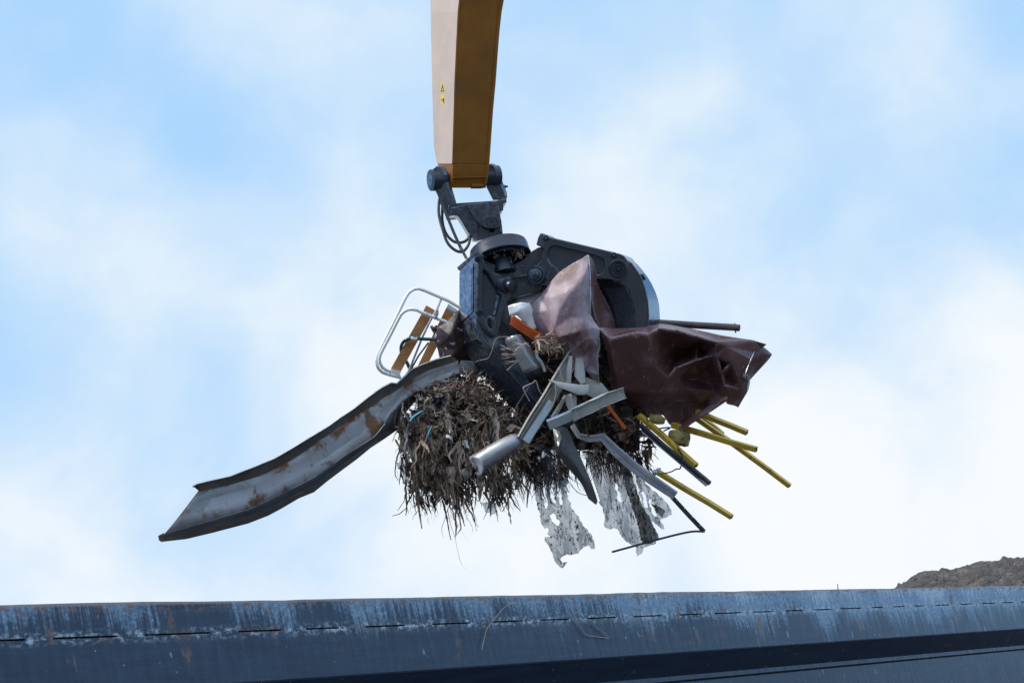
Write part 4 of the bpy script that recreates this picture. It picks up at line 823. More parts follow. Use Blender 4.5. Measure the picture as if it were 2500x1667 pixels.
for x, y in rows_:                                   # matted tassels hanging down like shingles, the upper ones in front
    w_ = surf(x, y) + rnd.uniform(-16, 14); t_ = rnd.choice((.10, .2, .42, .5, .56, .62, .66, .7, .76, .8)); L_ = rnd.uniform(26, 100) * (1.15 if mnoise.noise(Vector((x * .045, 3, 0))) > 0 else .7)
    if mnoise.noise(Vector((x * .06, y * .02, 6))) < -.34: continue
    hang_bundle(mb, x, y - 14, w_, rnd.randint(8, 14), L_, rnd.uniform(3, 7), t_, (1.6, 2.4, 3.4, 5))
    hang_bundle(mb, x, y - 14, w_ + 3, 5, L_ * .7, rnd.uniform(3, 6), t_ + .06, (5, 7, 9))
    hang_bundle(mb, x, y - 10, w_ + 2, 3, L_ * 1.1, rnd.uniform(5, 9), t_, (1.2, 1.8))
    if rnd.random() < .3: rag(mb, (x, y, w_ + 8), rnd.uniform(9, 18), t_ + rnd.uniform(-.1, .15), .6)
for x, y, n_, L_ in ((985, 1120, 16, 70), (1000, 1180, 16, 95), (1022, 1200, 14, 85), (1060, 1210, 16, 55), (1092, 1215, 10, 100), (1110, 1222, 7, 110), (1150, 1205, 16, 75), (1195, 1190, 18, 70), (1240, 1185, 18, 75), (1225, 1195, 14, 60), (1270, 1160, 14, 70)):
    hang_bundle(mb, x, y, rnd.uniform(20, 70), n_, L_, 8, rnd.choice((.15, .4, .55)), (1.6, 2.6, 4, 6))
for x, y, z_, t_ in ((1020, 1150, 22, .72), (1032, 1168, 26, .66), (1012, 1185, 18, .6), (1078, 1072, 26, .74), (1096, 1052, 20, .85), (1058, 1044, 18, .7), (1110, 1100, 18, .62), (1128, 970, 18, .7), (1160, 960, 16, .6), (1090, 990, 16, .78), (1020, 1045, 20, .72), (985, 1075, 16, .8), (1188, 1010, 18, .55), (1210, 1090, 18, .6)):
    for _ in range(5): rag(mb, (x + rnd.gauss(0, 8), y + rnd.gauss(0, 9), surf(x, y) + rnd.uniform(4, 16)), z_ * rnd.uniform(.6, 1.1), t_ + rnd.gauss(0, .06), rnd.uniform(0, .5))
for _ in range(46):                                  # limp cloth rags along the lower fringe
    x, y = pick(A, 1120, 1205); y += rnd.uniform(5, 34)
    rag(mb, (x, y, surf(x, y - 30) + rnd.uniform(0, 22)), rnd.uniform(10, 20), rnd.choice((.15, .4, .5, .6, .68, .75)), rnd.uniform(.5, 1.1))
# the few longest wisps
for pts, wd, t in (([(1092, 1240), (1100, 1280), (1110, 1310), (1124, 1370), (1138, 1389)], 1.4, .1), ([(1080, 1220), (1090, 1260), (1097, 1300), (1101, 1318)], 5, .1), ([(1150, 1230), (1158, 1262), (1163, 1296)], 3, .12), ([(1018, 1200), (1024, 1250), (1030, 1290)], 9, .62), ([(1112, 1215), (1118, 1255), (1120, 1268)], 2, .2), ([(1005, 1130), (1016, 1200), (1026, 1270)], 8, .55), ([(1262, 1170), (1268, 1200), (1278, 1228)], 3, .1), ([(1205, 1220), (1212, 1252), (1216, 1272)], 3, .35), ([(1238, 1225), (1244, 1258), (1250, 1276)], 2, .3)):
    o = len(mb.v); sp_ = spline([(u, v, 40) for u, v in pts], 5)
    for i, p in enumerate(sp_):
        t_ = i / (len(sp_) - 1); h = wd * (.5 - .35 * t_) * rnd.uniform(.7, 1.3); mb.add([p - V((h, 0, 0)), p + V((h, 0, rnd.uniform(-2, 2)))], [], t)
    for i in range(len(sp_) - 1): mb.f.append((o + 2 * i, o + 2 * i + 1, o + 2 * i + 3, o + 2 * i + 2))
obj('shredded_rubbish', mb, 'fibre', smooth=40, tint=True, kind='stuff', label='matted mass of brown shredded rags and roots hanging left of the metal profiles', cat='rubbish')
B = [(1236, 800), (1300, 740), (1400, 730), (1470, 790), (1510, 900), (1560, 985), (1586, 1040), (1592, 1090), (1566, 1130), (1530, 1125), (1490, 1120), (1440, 1130), (1400, 1125), (1350, 1135), (1300, 1145), (1262, 1120), (1250, 1040), (1230, 960), (1210, 880)]
mb = core(B, -50, 70, 60, ylo=1060)
for _ in range(750):
    x, y = pick(B, 830, 1150); a = rnd.uniform(0, 6.28)
    strand(mb, (x, y, -50 + bulge(B, x, y, 70, 60) + rnd.uniform(-14, 14)), (math.cos(a), math.sin(a) * .8, rnd.gauss(0, .4)), rnd.uniform(14, 48), rnd.choice((1.6, 2.4, 3.4, 5, 7)), tone() * .6, .7, .1)
for _ in range(70):
    x, y = pick(B, 980, 1150); rag(mb, (x, y, -45 + bulge(B, x, y, 70, 60) + rnd.uniform(-6, 12)), rnd.uniform(12, 34), tone() * .55)
for x, y, n_, L_, t in ((1270, 1110, 30, 80, .3), (1285, 1125, 26, 80, .25), (1300, 1130, 40, 100, .2), (1318, 1130, 40, 110, .35), (1340, 1125, 40, 105, .25), (1362, 1125, 36, 95, .4), (1380, 1120, 30, 90, .3), (1400, 1110, 16, 60, .2), (1450, 1095, 22, 80, .35), (1475, 1100, 30, 100, .3), (1500, 1100, 36, 110, .25), (1520, 1105, 34, 110, .3), (1545, 1100, 26, 90, .15), (1565, 1105, 18, 70, .2), (1575, 1090, 14, 60, .1), (1258, 1100, 26, 90, .35), (1276, 1120, 26, 70, .5), (1292, 1118, 24, 60, .2), (1330, 1128, 30, 70, .5), (1410, 1120, 18, 60, .5), (1430, 1118, 20, 60, .2), (1460, 1112, 22, 70, .5), (1512, 1110, 24, 90, .5)):
    hang_bundle(mb, x, y, rnd.uniform(-20, 20), n_, L_, 7, t, (1.2, 1.8, 2.6, 4))
obj('shredded_rubbish', mb, 'fibre', smooth=40, tint=True, kind='stuff', label='darker matted mass of shredded rags packed behind the metal profiles', cat='rubbish')
mb = MB()
for _ in range(150):
    x, y = rnd.gauss(1335, 17), rnd.gauss(842, 11); x += (y - 842) * .8
    a = rnd.uniform(-.6, 1.6); strand(mb, (x, y, 135 + rnd.uniform(-8, 12)), (math.cos(a), math.sin(a), rnd.gauss(0, .4)), rnd.uniform(10, 34), rnd.choice((1.6, 2.4, 3.6, 5)), rnd.uniform(.1, .95), .6)
for p_, q in (((1258, 858), (1222, 848)), ((1262, 866), (1238, 872)), ((1268, 880), (1236, 894)), ((1290, 838), (1262, 845))):
    for _ in range(5): strand(mb, (p_[0], p_[1], 140), (q[0] - p_[0], q[1] - p_[1] + rnd.gauss(0, 6), 0), 40, 2.6, rnd.uniform(.4, .9), .4)
obj('dry_straw', mb, 'straw', smooth=40, tint=True, kind='stuff', label='pale dry straw tuft caught between orange plastic and brown sheet', cat='straw')
mb = MB()
for _ in range(60):
    x, y = rnd.gauss(1264, 9), rnd.gauss(617, 5); a = rnd.uniform(0, 6.3); strand(mb, (x, y, 40 + rnd.uniform(-6, 10)), (math.cos(a), math.sin(a), .2), rnd.uniform(8, 18), rnd.choice((1.4, 2, 3)), rnd.uniform(.1, .9), .6)
for _ in range(8): rag(mb, (rnd.gauss(1215, 8), rnd.gauss(628, 4), 42), rnd.uniform(6, 12), rnd.uniform(.7, 1))
obj('dry_straw', mb, 'straw', smooth=40, tint=True, kind='stuff', label='small dry straw tuft stuck under the round rotator', cat='straw')

def tang(name, pts, mat, label, cat, w=95, wds=None, group=None):
    mb = MB(); sp_ = spline([(u, v, w) for u, v in pts], 4); o = len(mb.v); k = len(sp_)
    for i, p in enumerate(sp_):
        t_ = i / (k - 1); h = (wds or 6) * (.35 + .65 * math.sin(math.pi * min(1, t_ * .8 + .2)))
        mb.add([p + V((-h / 2, -h * .3, 0)), p + V((0, 0, 3)), p + V((h / 2, h * .3, -2))], [])
    for i in range(k - 1):
        for j in range(2): mb.f.append((o + 3 * i + j, o + 3 * i + j + 1, o + 3 * i + j + 4, o + 3 * i + j + 3))
    return obj(name, mb, mat, label=label, cat=cat, solid=.8, smooth=60, group=group)
tang('rag', [(1001, 1030), (1010, 1018), (1024, 1008), (1034, 1002)], 'blue_rag', 'teal blue rag strip at the upper left edge of the rubbish', 'rag', 100)
tang('rag', [(1039, 1082), (1045, 1066), (1050, 1050), (1055, 1040)], 'blue_rag', 'teal blue rag strip standing beside a dark red one', 'rag', 112)
tang('rag', [(1030, 1076), (1034, 1066), (1040, 1056)], 'red_rag', 'dark red rag scrap left of the blue rag strip', 'rag', 110, 10)
tang('rag', [(1112, 940), (1120, 937), (1130, 944)], 'red_rag', 'small red rag near the top of the shredded rubbish', 'rag', 112)
tang('rag', [(1225, 1188), (1232, 1196), (1240, 1198)], 'red_rag', 'small red rag at the lower right fringe of the rubbish', 'rag', 80, 7)
tang('rag', [(966, 1072), (970, 1082), (976, 1094)], 'sticker', 'yellow scrap on the left edge of the rubbish', 'rag', 50, 8)
mb = MB(); rnd.seed(5); rag(mb, (1074, 980, 108), 36, 0); obj('plastic_bag', mb, 'cable', label='crumpled black plastic bag in the top of the shredded rubbish', cat='plastic bag', smooth=50)
mb = MB(); mb.add([(1089, 1060, 116), (1106, 1066, 114), (1104, 1076, 118), (1096, 1070, 122), (1088, 1068, 118)], [(0, 1, 3), (1, 2, 3), (0, 3, 4)]); obj('paper_scrap', mb, 'tag_white', label='white torn scrap lying in the middle of the shredded rubbish', cat='scrap', solid=.6)
mb = MB(); mb.add([(1120, 1150, 100), (1138, 1140, 104), (1146, 1158, 102), (1144, 1172, 98), (1136, 1170, 100), (1128, 1158, 106)], [(0, 1, 5), (1, 2, 5), (2, 3, 4, 5)]); obj('paper_scrap', mb, 'beige_profile', label='grey torn scrap hanging below the middle of the rubbish', cat='scrap', solid=.6)

# ------------------------------------------------------------------ long bent metal trough on the left
gut = empty('metal_trough', (1000, 1330, 0), 'long bent rusty grey metal trough sticking out to the left', 'scrap metal')
SEC = [  # T outer lip, L lip fold, W lower fold of the web, C lower rim of the flange
 ((470.5, 1186), (485, 1198), (399, 1306), (392, 1321)), ((482, 1180), (500, 1195), (424, 1297), (410, 1319)), ((520, 1171), (540, 1186), (470, 1283), (455, 1314)), ((561, 1162), (575, 1177), (535, 1264), (522, 1298)), ((615, 1141), (630, 1161), (606, 1243), (606, 1276)), ((671, 1118), (680, 1139), (650, 1224), (655, 1257)), ((712, 1094), (726, 1112), (690, 1203), (690, 1238)), ((758, 1066), (775, 1077), (738, 1180), (729, 1215)), ((800, 1041), (815, 1050), (784, 1154), (766, 1200)), ((832, 1018), (846, 1030), (808, 1136), (800, 1172)), ((865, 996), (873, 1012), (836, 1115), (832, 1148)), ((897, 970), (908, 989), (872, 1092), (870, 1120)), ((929, 947), (936, 971), (912, 1067), (904, 1092)), ((955, 934), (962, 954), (936, 1038), (938, 1070)), ((968, 936), (978, 944), (954, 1010), (971, 1047)), ((984, 921), (992, 932), (981, 980), (990, 1006)), ((1004, 902), (1018, 916), (1010, 960), (1012, 980)), ((1034, 888), (1050, 902), (1046, 944), (1050, 956)), ((1068, 876), (1085, 889), (1084, 926), (1090, 938)), ((1100, 868), (1118, 880), (1122, 910), (1128, 922))]
n_ = len(SEC)
def gd(i): return 130 * (1 - i / (n_ - 1)) ** 1.3 + 20
rg_ = random.Random(3); gw = [rg_.uniform(-7, 7) for _ in SEC]
mb = MB(); mb.loft([[(*s_[1], gd(i) + gw[i] * .4)] + [(s_[1][0] + (s_[2][0] - s_[1][0]) * t, s_[1][1] + (s_[2][1] - s_[1][1]) * t, gd(i) + gw[(i * 3 + k) % n_] * .9 - 6) for k, t in enumerate((.3, .65))] + [(*s_[2], gd(i) + gw[i] * .5)] for i, s_ in enumerate(SEC)], closed=False)
mb.t = [(1., .25, 0., .55)[i % 4] for i in range(len(mb.v))]
obj('trough_web', mb, 'gutter_web', gut, solid=1.5, smooth=20, tint=True)
mb = MB(); mb.loft([[(s_[0][0] + 1, s_[0][1] + 4, gd(i) + 20), (*s_[0], gd(i) + 24), (s_[0][0] - .5, s_[0][1] - 1.5, gd(i) + 20), (*s_[1], gd(i) + 1), (s_[1][0] + 1, s_[1][1] + 1.5, gd(i) + 1)] for i, s_ in enumerate(SEC)], closed=False)
obj('upper_lip', mb, 'gutter_lip', gut, solid=1.3, smooth=30)
mb = MB(); mb.tube([(s_[0][0] + .5, s_[0][1] + .5, gd(i) + 24) for i, s_ in enumerate(SEC)], 2.0, 6); obj('rolled_rim', mb, 'galvanised', gut, smooth=60)
mb = MB(); mb.loft([[(*s_[2], gd(i) - 1), ((s_[2][0] + s_[3][0]) / 2, (s_[2][1] + s_[3][1]) / 2, gd(i) - 22 + gw[i] * .5), (*s_[3], gd(i) - 46)] for i, s_ in enumerate(SEC)], closed=False)
obj('lower_flange', mb, 'gutter_flange', gut, solid=1.5, smooth=30)
mb = MB(); mb.add([(399, 1306, 152), (392, 1321, 108), (386, 1308, 140), (388, 1318, 120), (400, 1300, 156)], [(0, 1, 3, 2), (0, 2, 4)]); obj('torn_tip', mb, 'gutter_flange', gut, solid=1.2, smooth=0)
mb = MB(); mb.sweep([(1.2, 0), (0, 1.2), (-1.2, 0), (0, -1.2)], [(485, 1198, 152), (455, 1238, 153), (424, 1278, 153), (400, 1305, 152)], up=(0, 0, 1)); obj('end_edge', mb, 'gutter_lip', gut)
mb, cr = crumple(dict(a=(1085, 888, -10), b=(1125, 878, -14), c=(1160, 884, -40), d=(1184, 916, -44), e=(1160, 922, -40), f=(1120, 912, -22), g=(1092, 902, -14), h=(1140, 898, -20), i=(1168, 902, -36)), list('abcdefg'), [list('ghi'), list('bh')], .9)
obj('crumpled_sheet', mb, 'galvanised', label='small crumpled bright metal sheet between dark drum and rubbish', cat='scrap metal', sub=2, solid=1.2, crease=cr, smooth=180)

# ------------------------------------------------------------------ folding chair
ch = empty('folding_chair', (960, 920, 0), 'broken folding garden chair with white tube frame and wooden slats', 'chair')
tube_o = [(1124, 752, 30), (1117, 748, 32), (1096, 735, 36), (1071, 724, 40), (1048, 714, 44), (1036, 709, 46), (1023, 704.5, 48), (1011, 706, 50), (1000, 713, 52), (993, 722, 54), (986, 735, 56), (968, 773, 62), (945, 819, 70), (927, 855, 76), (921, 870, 78), (919, 883, 79), (921, 894, 78), (926, 902, 76), (934, 909, 72), (948, 914, 66), (977, 920, 56)]
mb = MB(); mb.tube(tube_o, 4.0, 12); fr_ = obj('frame_tube', mb, 'white_tube', ch, smooth=60)
mb = MB(); mb.tube([(1090, 786, 70), (1070, 779, 74), (1048, 770, 78), (1030, 763, 82), (1018, 757, 84), (1007, 755, 86), (996, 756, 86), (986, 761, 86), (979, 768, 85), (972, 780, 84), (954, 816, 86), (938, 846, 88), (929, 864, 88), (926, 876, 88), (928, 887, 86), (934, 897, 82), (944, 904, 76), (954, 907, 70)], 3.9, 12); obj('frame_tube', mb, 'white_tube', ch, smooth=60)
mb = MB(); mb.tube([(1030, 763, 82), (1052, 771.5, 77)], 4.6, 12); obj('sleeve', mb, 'white_tube', ch)
mb = MB(); mb.tube([(948, 913, 67), (962, 917, 61), (978, 921, 55)], 4.8, 12); obj('sleeve', mb, 'white_tube', ch)
def slat(p, mat='wood', name='slat', w0=0, w1=0, th=6):
    b = MB(); b.prism([(p[0][0], p[0][1], w0), (p[1][0], p[1][1], w0), (p[2][0], p[2][1], w1), (p[3][0], p[3][1], w1)], (-2, 4, -th)); return obj(name, b, mat, ch, bevel=.6)
slat([(1041, 745), (1062, 757), (979, 906), (954, 900)], w0=64, w1=58)
slat([(1090, 750), (1111, 761), (1046, 886), (1016, 901)], w0=-40, w1=-50)
slat([(954, 900), (979, 906), (976, 918), (950, 913)], 'white_tube', 'end_cap', 66, 64, 8)
slat([(1094, 741), (1118, 757), (1113, 763), (1090, 750)], 'white_tube', 'end_cap', 36, 34, 8)
mb = MB(); mb.tube([(1077, 731, 38), (1066, 758, 60), (1053, 778, 70), (1030, 826, 60), (1000, 901, 52), (985, 925, 50)], 2.6, 8); obj('brace', mb, 'galvanised', ch, smooth=60)
mb = MB(); mb.tube([(1046, 836, 44), (1022, 868, 46), (1003, 902, 48), (998, 915, 48)], 2.3, 8); obj('brace', mb, 'dark_channel', ch, smooth=60)
mb = MB(); mb.prism([(1064, 755), (1071, 757), (1071, 767), (1067, 776), (1061, 774), (1063, 764)], (0, 0, -8), 84); obj('clip', mb, 'galvanised', ch, bevel=.8)
mb = MB(); mb.tube(spline([(1064, 829, 62), (1045, 828, 70), (1025, 827, 76), (1008, 825.5, 78), (998, 827, 76), (988, 832, 72), (981, 841, 62), (979, 853, 52), (982, 866, 44), (994, 886, 40), (1000, 900, 38)], 5), 4.2, 12); gt = obj('bent_tube', mb, 'green_tube', label='dark green bent tube hooked round the wooden chair slat', cat='tube', smooth=60)
mb = MB(); mb.tube([(1003, 826, 78.6), (1018, 827, 77.4)], 4.7, 12); obj('white_band', mb, 'white_plastic', gt, smooth=60)

# ------------------------------------------------------------------ other pieces in the grip
P = dict(a=(1124, 752, 40), b=(1108, 768, 44), c=(1089, 786, 46), d=(1071, 797, 44), e=(1061, 818, 36), f=(1060, 834, 32), g=(1066, 846, 36), h=(1071, 860, 36), i=(1074, 874, 36), j=(1083, 888, 34), k=(1099, 901, 30), l=(1120, 909, 28), m=(1138, 904, 30), n=(1152, 890, 30), o=(1170, 870, 20), p=(1180, 800, 10), q=(1150, 752, 20), r=(1100, 820, 74), s=(1118, 852, 76), t=(1112, 788, 68), u=(1100, 880, 58), v=(1140, 840, 66))
P = {k: (u, v, w - 46 - max(0, u - 1100) * .6) for k, (u, v, w) in P.items()}
mb, cr = crumple(P, list('abcdefghijklmnopq'), [list('gus'), list('nuj'), list('dr')], .6)
dm = obj('crushed_drum', mb, 'drum_brown', base_crease=.5, label='dark brown crushed drum with flaking paint behind the left claw', cat='drum', sub=3, solid=2, crease=cr, smooth=180)
mb = MB(); mb.add([(1050, 797, -20), (1055, 793, -16), (1058, 798, -16), (1066, 793, -14), (1073, 797, -14), (1070, 808, -16), (1062, 820, -20)], [(0, 1, 2, 6), (2, 3, 4, 5), (2, 5, 6)]); obj('torn_flap', mb, 'drum_brown', dm, solid=1.5)
mb = MB(); mb.tube(spline([(1071, 797, -12), (1066, 815, -16), (1060, 830, -22), (1070, 850, -20), (1076, 876, -20), (1099, 902, -26), (1122, 910, -38), (1140, 904, -46)], 4), 1.8, 6, scale=[.5 + .9 * abs(math.sin(i * 1.3)) for i in range(29)]); obj('bare_edge', mb, 'bare_edge', dm)

op = empty('plastic_crate_piece', (1320, 860, 100), 'ribbed bright orange plastic piece beside the white plastic', 'plastic')
for k in range(4):
    o_ = V((-1.9, 5.2, -1)) * k
    mb = MB(); mb.sweep([(2.1, -3), (2.1, 3), (-2.1, 3), (-2.1, -3)], [V((1251, 773, 92)) + o_, V((1282, 794, 98)) + o_, V((1326, 822, 92)) + o_], up=(.3, -.8, .5)); obj('rib', mb, 'orange_plastic', op, bevel=.8)
mb = MB(); mb.prism([(1247, 775), (1254, 770), (1330, 820), (1322, 846), (1290, 822), (1247, 796)], (0, 0, -8), 88); obj('base_plate', mb, 'orange_plastic', op, bevel=1)
mb = MB(); mb.sweep([(3, -4), (3, 4), (-3, 4), (-3, -4)], [(1480, 985, 105), (1505, 1018, 100), (1527, 1046, 92)], up=(0, 0, 1)); obj('plastic_strip', mb, 'orange_plastic', label='narrow orange plastic strip hanging below the brown sheet', cat='plastic', bevel=1)
mb, cr = crumple(dict(a=(1240, 747, 88), b=(1255, 741, 96), c=(1273, 738, 98), d=(1294, 740, 90), e=(1304, 762, 86), f=(1316, 798, 84), g=(1302, 808, 88), h=(1280, 788, 94), i=(1262, 770, 94), j=(1244, 772, 90), k=(1274, 756, 108)), list('abcdefghij'), [list('jkd'), list('hk')], .6)
obj('white_plastic_piece', mb, 'white_plastic', label='crumpled white plastic piece tucked below the claw frame', cat='plastic', sub=2, solid=2, crease=cr, smooth=180)
mb, cr = crumple(dict(a=(1262, 728, 10), b=(1300, 718, 12), c=(1330, 706, 6), d=(1320, 730, 10), e=(1290, 746, 14), f=(1258, 742, 12)), list('abcdef'))
obj('white_plastic_piece', mb, 'white_plastic', label='strip of white plastic behind the claw frame lip', cat='plastic', sub=2, solid=2, smooth=180)
# half-round galvanised sheet
secs = []
for k in range(9):
    t = k / 8; u0, v0, w0 = 1234 + 48 * t, 826 + 88 * t, 96 + 10 * t; u1, v1, w1 = 1270 + 58 * t, 817 + 78 * t, 92 + 8 * t
    sec = []
    for j in range(11):
        s_ = j / 10; b_ = math.sin(math.pi * s_); sec.append((u0 + (u1 - u0) * s_ + b_ * 3, v0 + (v1 - v0) * s_ - b_ * 3, w0 + (w1 - w0) * s_ + b_ * 22 + (1.5 * math.sin(7 * s_) if k == 4 else 0)))
    secs.append(sec)
mb = MB(); mb.loft(secs, closed=False); gs = obj('half_round_sheet', mb, 'silver_duct', label='half-round shiny metal sheet piece in front of the left claw', cat='scrap metal', solid=1.4, smooth=60)
mb = MB(); mb.loft([[secs[-1][j], (secs[-1][j][0] + 12, secs[-1][j][1] + 22, secs[-1][j][2] - 34)] for j in range(11)], closed=False); obj('inner_end', mb, 'dark_channel', gs, solid=1, smooth=60)
mb = MB(); mb.sweep([(1, -3.5), (1, 3.5), (-1, 3.5), (-1, -3.5)], spline([(1310, 856, 124), (1312, 872, 126), (1322, 884, 126), (1331, 907, 122)], 3), up=(0, 0, 1)); obj('metal_strip', mb, 'galvanised', label='short bent galvanised strip beside the half-round sheet', cat='scrap metal', bevel=.4)
# beige window-frame profiles
def uprof(a, b, t=1.6): return [(0, -b), (0, b), (-a, b), (-a, b - t), (-t, b - t), (-t, -b + t), (-a, -b + t), (-a, -b)]
def profile(name, path, a, b, mat, label, up, group='bent window frame profiles', cat='metal profile', bev=.4):
    mb = MB(); mb.sweep(uprof(a, b), path, up=up); return obj(name, mb, mat, label=label, cat=cat, group=group, bevel=bev, smooth=30)
mb = MB(); mb.sweep(uprof(13, 17, 1.5), [(1402, 864, 120), (1372, 912, 142), (1340, 968, 164), (1300, 1030, 178), (1276, 1074, 186)], up=(-.25, -.1, -.95)); pa = obj('frame_profile', mb, 'beige_profile', label='longest beige metal frame profile, slanting down to the silver duct', cat='metal profile', group='bent window frame profiles', bevel=.35, smooth=30)
mb = MB(); mb.sweep([(1, -1), (1, 1), (-6, 1), (-6, -1)], [(1394, 868, 126), (1336, 960, 170), (1270, 1066, 192)], up=(-.25, -.1, -.95)); obj('inner_rib', mb, 'beige_profile', pa, bevel=.3)
mb = MB(); mb.prism([(1340, 974, 176), (1350, 982, 174), (1350, 990, 176), (1290, 1082, 198), (1276, 1072, 200), (1330, 990, 184)], (1, 2, -2)); obj('inner_web', mb, 'pale_profile', pa, bevel=.6)
mb = MB(); mb.sweep([(10, -1.2), (10, 1.2), (-10, 1.2), (-10, -1.2)], [(1341, 928, 172), (1356, 936, 176), (1358, 960, 176), (1350, 990, 178)], up=(0, 0, 1)); obj('torn_flange', mb, 'beige_profile', pa, bevel=.5)
mb = MB(); mb.sweep([(5, -13), (5, 13), (-5, 13), (-5, -13)], [(1338, 1037, 184), (1372, 1023, 182), (1402, 1010, 178)], up=(.2, .5, .85)); pb_ = obj('frame_profile', mb, 'pale_profile', label='pale blue-grey box profile with a beige torn sleeve, lowest of the profiles', cat='metal profile', group='bent window frame profiles', bevel=.8)
mb = MB(); mb.sweep(uprof(10, 15, 1.3), [(1398, 1012, 182), (1420, 1003, 181), (1440, 993, 179), (1462, 983, 173), (1484, 972, 168), (1524, 958, 150)], up=(-.1, -.15, -.95), scale=[1, .9, 1, .88, 1, .9]); obj('sleeve', mb, 'beige_profile', pb_, bevel=.4)
mb = MB(); mb.sweep([(9, -1.2), (9, 1.2), (-9, 1.2), (-9, -1.2)], [(1387, 962, 172), (1390, 985, 176), (1398, 1004, 184), (1408, 1026, 186)], up=(.8, 0, .5)); obj('torn_flange', mb, 'beige_profile', pb_, bevel=.5)
mb = MB(); mb.sweep([(5, -1.5), (5, 1.5), (-5, 1.5), (-5, -1.5)], [(1398, 1000, 186), (1430, 986, 182), (1476, 964, 172)], up=(.2, .8, .6)); obj('edge_bead', mb, 'pale_profile', pb_, bevel=.5)
def cplate(pts, outline, folds, label, mat='beige_profile', ck=.95): 
    mb, cr = crumple(pts, outline, folds, ck); return obj('frame_profile', mb, mat, label=label, cat='metal profile', group='bent window frame profiles', bevel=.5, solid=1.6, smooth=20)
cplate(dict(a=(1346, 928, 176), b=(1362, 944, 182), c=(1390, 955, 180), d=(1410, 964, 176), e=(1428, 964, 172), f=(1437, 954, 168), g=(1438, 938, 164), h=(1412, 938, 168), i=(1380, 934, 172), j=(1408, 957, 178)), list('abcdefghi'), [list('bjf')], 'beige profile bent into a flat hook below the brown sheet')
cplate(dict(a=(1383, 900, 150), b=(1390, 868, 140), c=(1398, 868, 140), d=(1396, 900, 152), e=(1394, 938, 158), f=(1383, 938, 156)), list('abcdef'), [], 'narrow upright beige profile behind the hooked one')
cplate(dict(a=(1405, 868, 130), b=(1424, 875, 132), c=(1428, 905, 140), d=(1430, 934, 150), e=(1418, 938, 156), f=(1408, 924, 154), g=(1402, 918, 150), h=(1412, 900, 146)), list('abcdefg'), [list('ghc')], 'beige plate with a curled lip under the brown panel')
cplate(dict(a=(1384, 962, 160), b=(1398, 962, 162), c=(1408, 968, 160), d=(1408, 990, 164), e=(1398, 1002, 170), f=(1388, 985, 168)), list('abcdef'), [], 'short beige stub standing on the lowest profile')
cplate(dict(a=(1378, 964, 140), b=(1386, 968, 142), c=(1358, 1020, 150), d=(1344, 1018, 150)), list('abcd'), [], 'beige strip slanting parallel to the longest profile')
cplate(dict(a=(1350, 925, 130), b=(1388, 864, 118), c=(1386, 920, 124), d=(1374, 944, 130), e=(1362, 936, 138)), list('abcde'), [list('bd')], 'wide dull beige plate behind the longest profile')
cplate(dict(a=(1430, 920, 110), b=(1470, 935, 112), c=(1490, 960, 112), d=(1450, 972, 120), e=(1430, 962, 122)), list('abcde'), [], 'dull beige plate under the black gap of the brown sheet')
# silver duct
duct = [(1159, 1137, 168), (1180, 1124, 172), (1205, 1108, 176), (1232, 1092, 178), (1256, 1077, 178), (1272, 1072, 172)]
mb = MB(); ov = lambda r_: [(r_ * math.cos(a) * (1 + .10 * math.sin(3 * a)), r_ * math.sin(a) * .92) for a in [2 * math.pi * i / 20 for i in range(20)]]
mb.sweep(ov(25), [V(p) for p in duct], up=(.45, .6, .7), caps=False, scale=[1, .98, .99, .90, .80, .62])
dt = obj('duct', mb, 'silver_duct', label='dented silver foil duct with an open end, lying across the rubbish', cat='duct', solid=1.2, smooth=60)
for k in (1.0, 2.0, 2.9):
    i = int(k); p = V(duct[i]).lerp(V(duct[min(i + 1, 5)]), k - i); d_ = (V(duct[min(i + 1, 5)]) - V(duct[i])).normalized()
    mb = MB(); mb.sweep(ov(25.6 * (1.0 - .05 * k)), [p - d_ * .9, p + d_ * .9], up=(.45, .6, .7), caps=False); obj('duct_seam', mb, 'galvanised', dt, smooth=60)
P = dict(a=(1148, 1120, 176), b=(1156, 1112, 180), c=(1170, 1117, 196), d=(1180, 1132, 200), e=(1182, 1150, 192), f=(1174, 1161, 178), g=(1164, 1160, 170), h=(1166, 1146, 176), i=(1156, 1134, 170), j=(1170, 1136, 182))
P = {k: (u, v, w + 14) for k, (u, v, w) in P.items()}
mb, cr = crumple(P, list('abcdefghi'), [list('bjg'), list('dj')], .7); obj('crumpled_end', mb, 'bare_edge', dt, sub=2, solid=1, crease=cr, smooth=180)
# dark leathery tongue
P = dict(a=(1350, 1046, 120), b=(1372, 1040, 118), c=(1386, 1046, 114), d=(1403, 1084, 112), e=(1420, 1122, 112), f=(1439, 1163, 110), g=(1451, 1196, 104), h=(1459, 1224, 96), i=(1455, 1232, 94), j=(1436, 1217, 96), k=(1418, 1173, 104), l=(1383, 1140, 112), m=(1362, 1108, 120), n=(1353, 1075, 122), o=(1372, 1068, 134), p=(1364, 1100, 138), q=(1400, 1130, 126), r=(1430, 1176, 118))
mb, cr = crumple(P, list('abcdefghijklmn'), [list('opm'), list('oqr')], .6); obj('hide_flap', mb, 'grey_hide', label='dark grey stiff tongue-shaped flap hanging between the two torn plastic films', cat='flap', sub=3, solid=3, crease=cr, smooth=180)
mb = MB(); mb.add([(1350, 1046, 124), (1366, 1052, 132), (1372, 1068, 137), (1362, 1100, 141), (1356, 1082, 128)], [(0, 1, 2, 3, 4)]); 
obj('pale_scrap', mb, 'silver_duct', label='pale grey scrap lying along the edge of the dark flap', cat='scrap', solid=1)
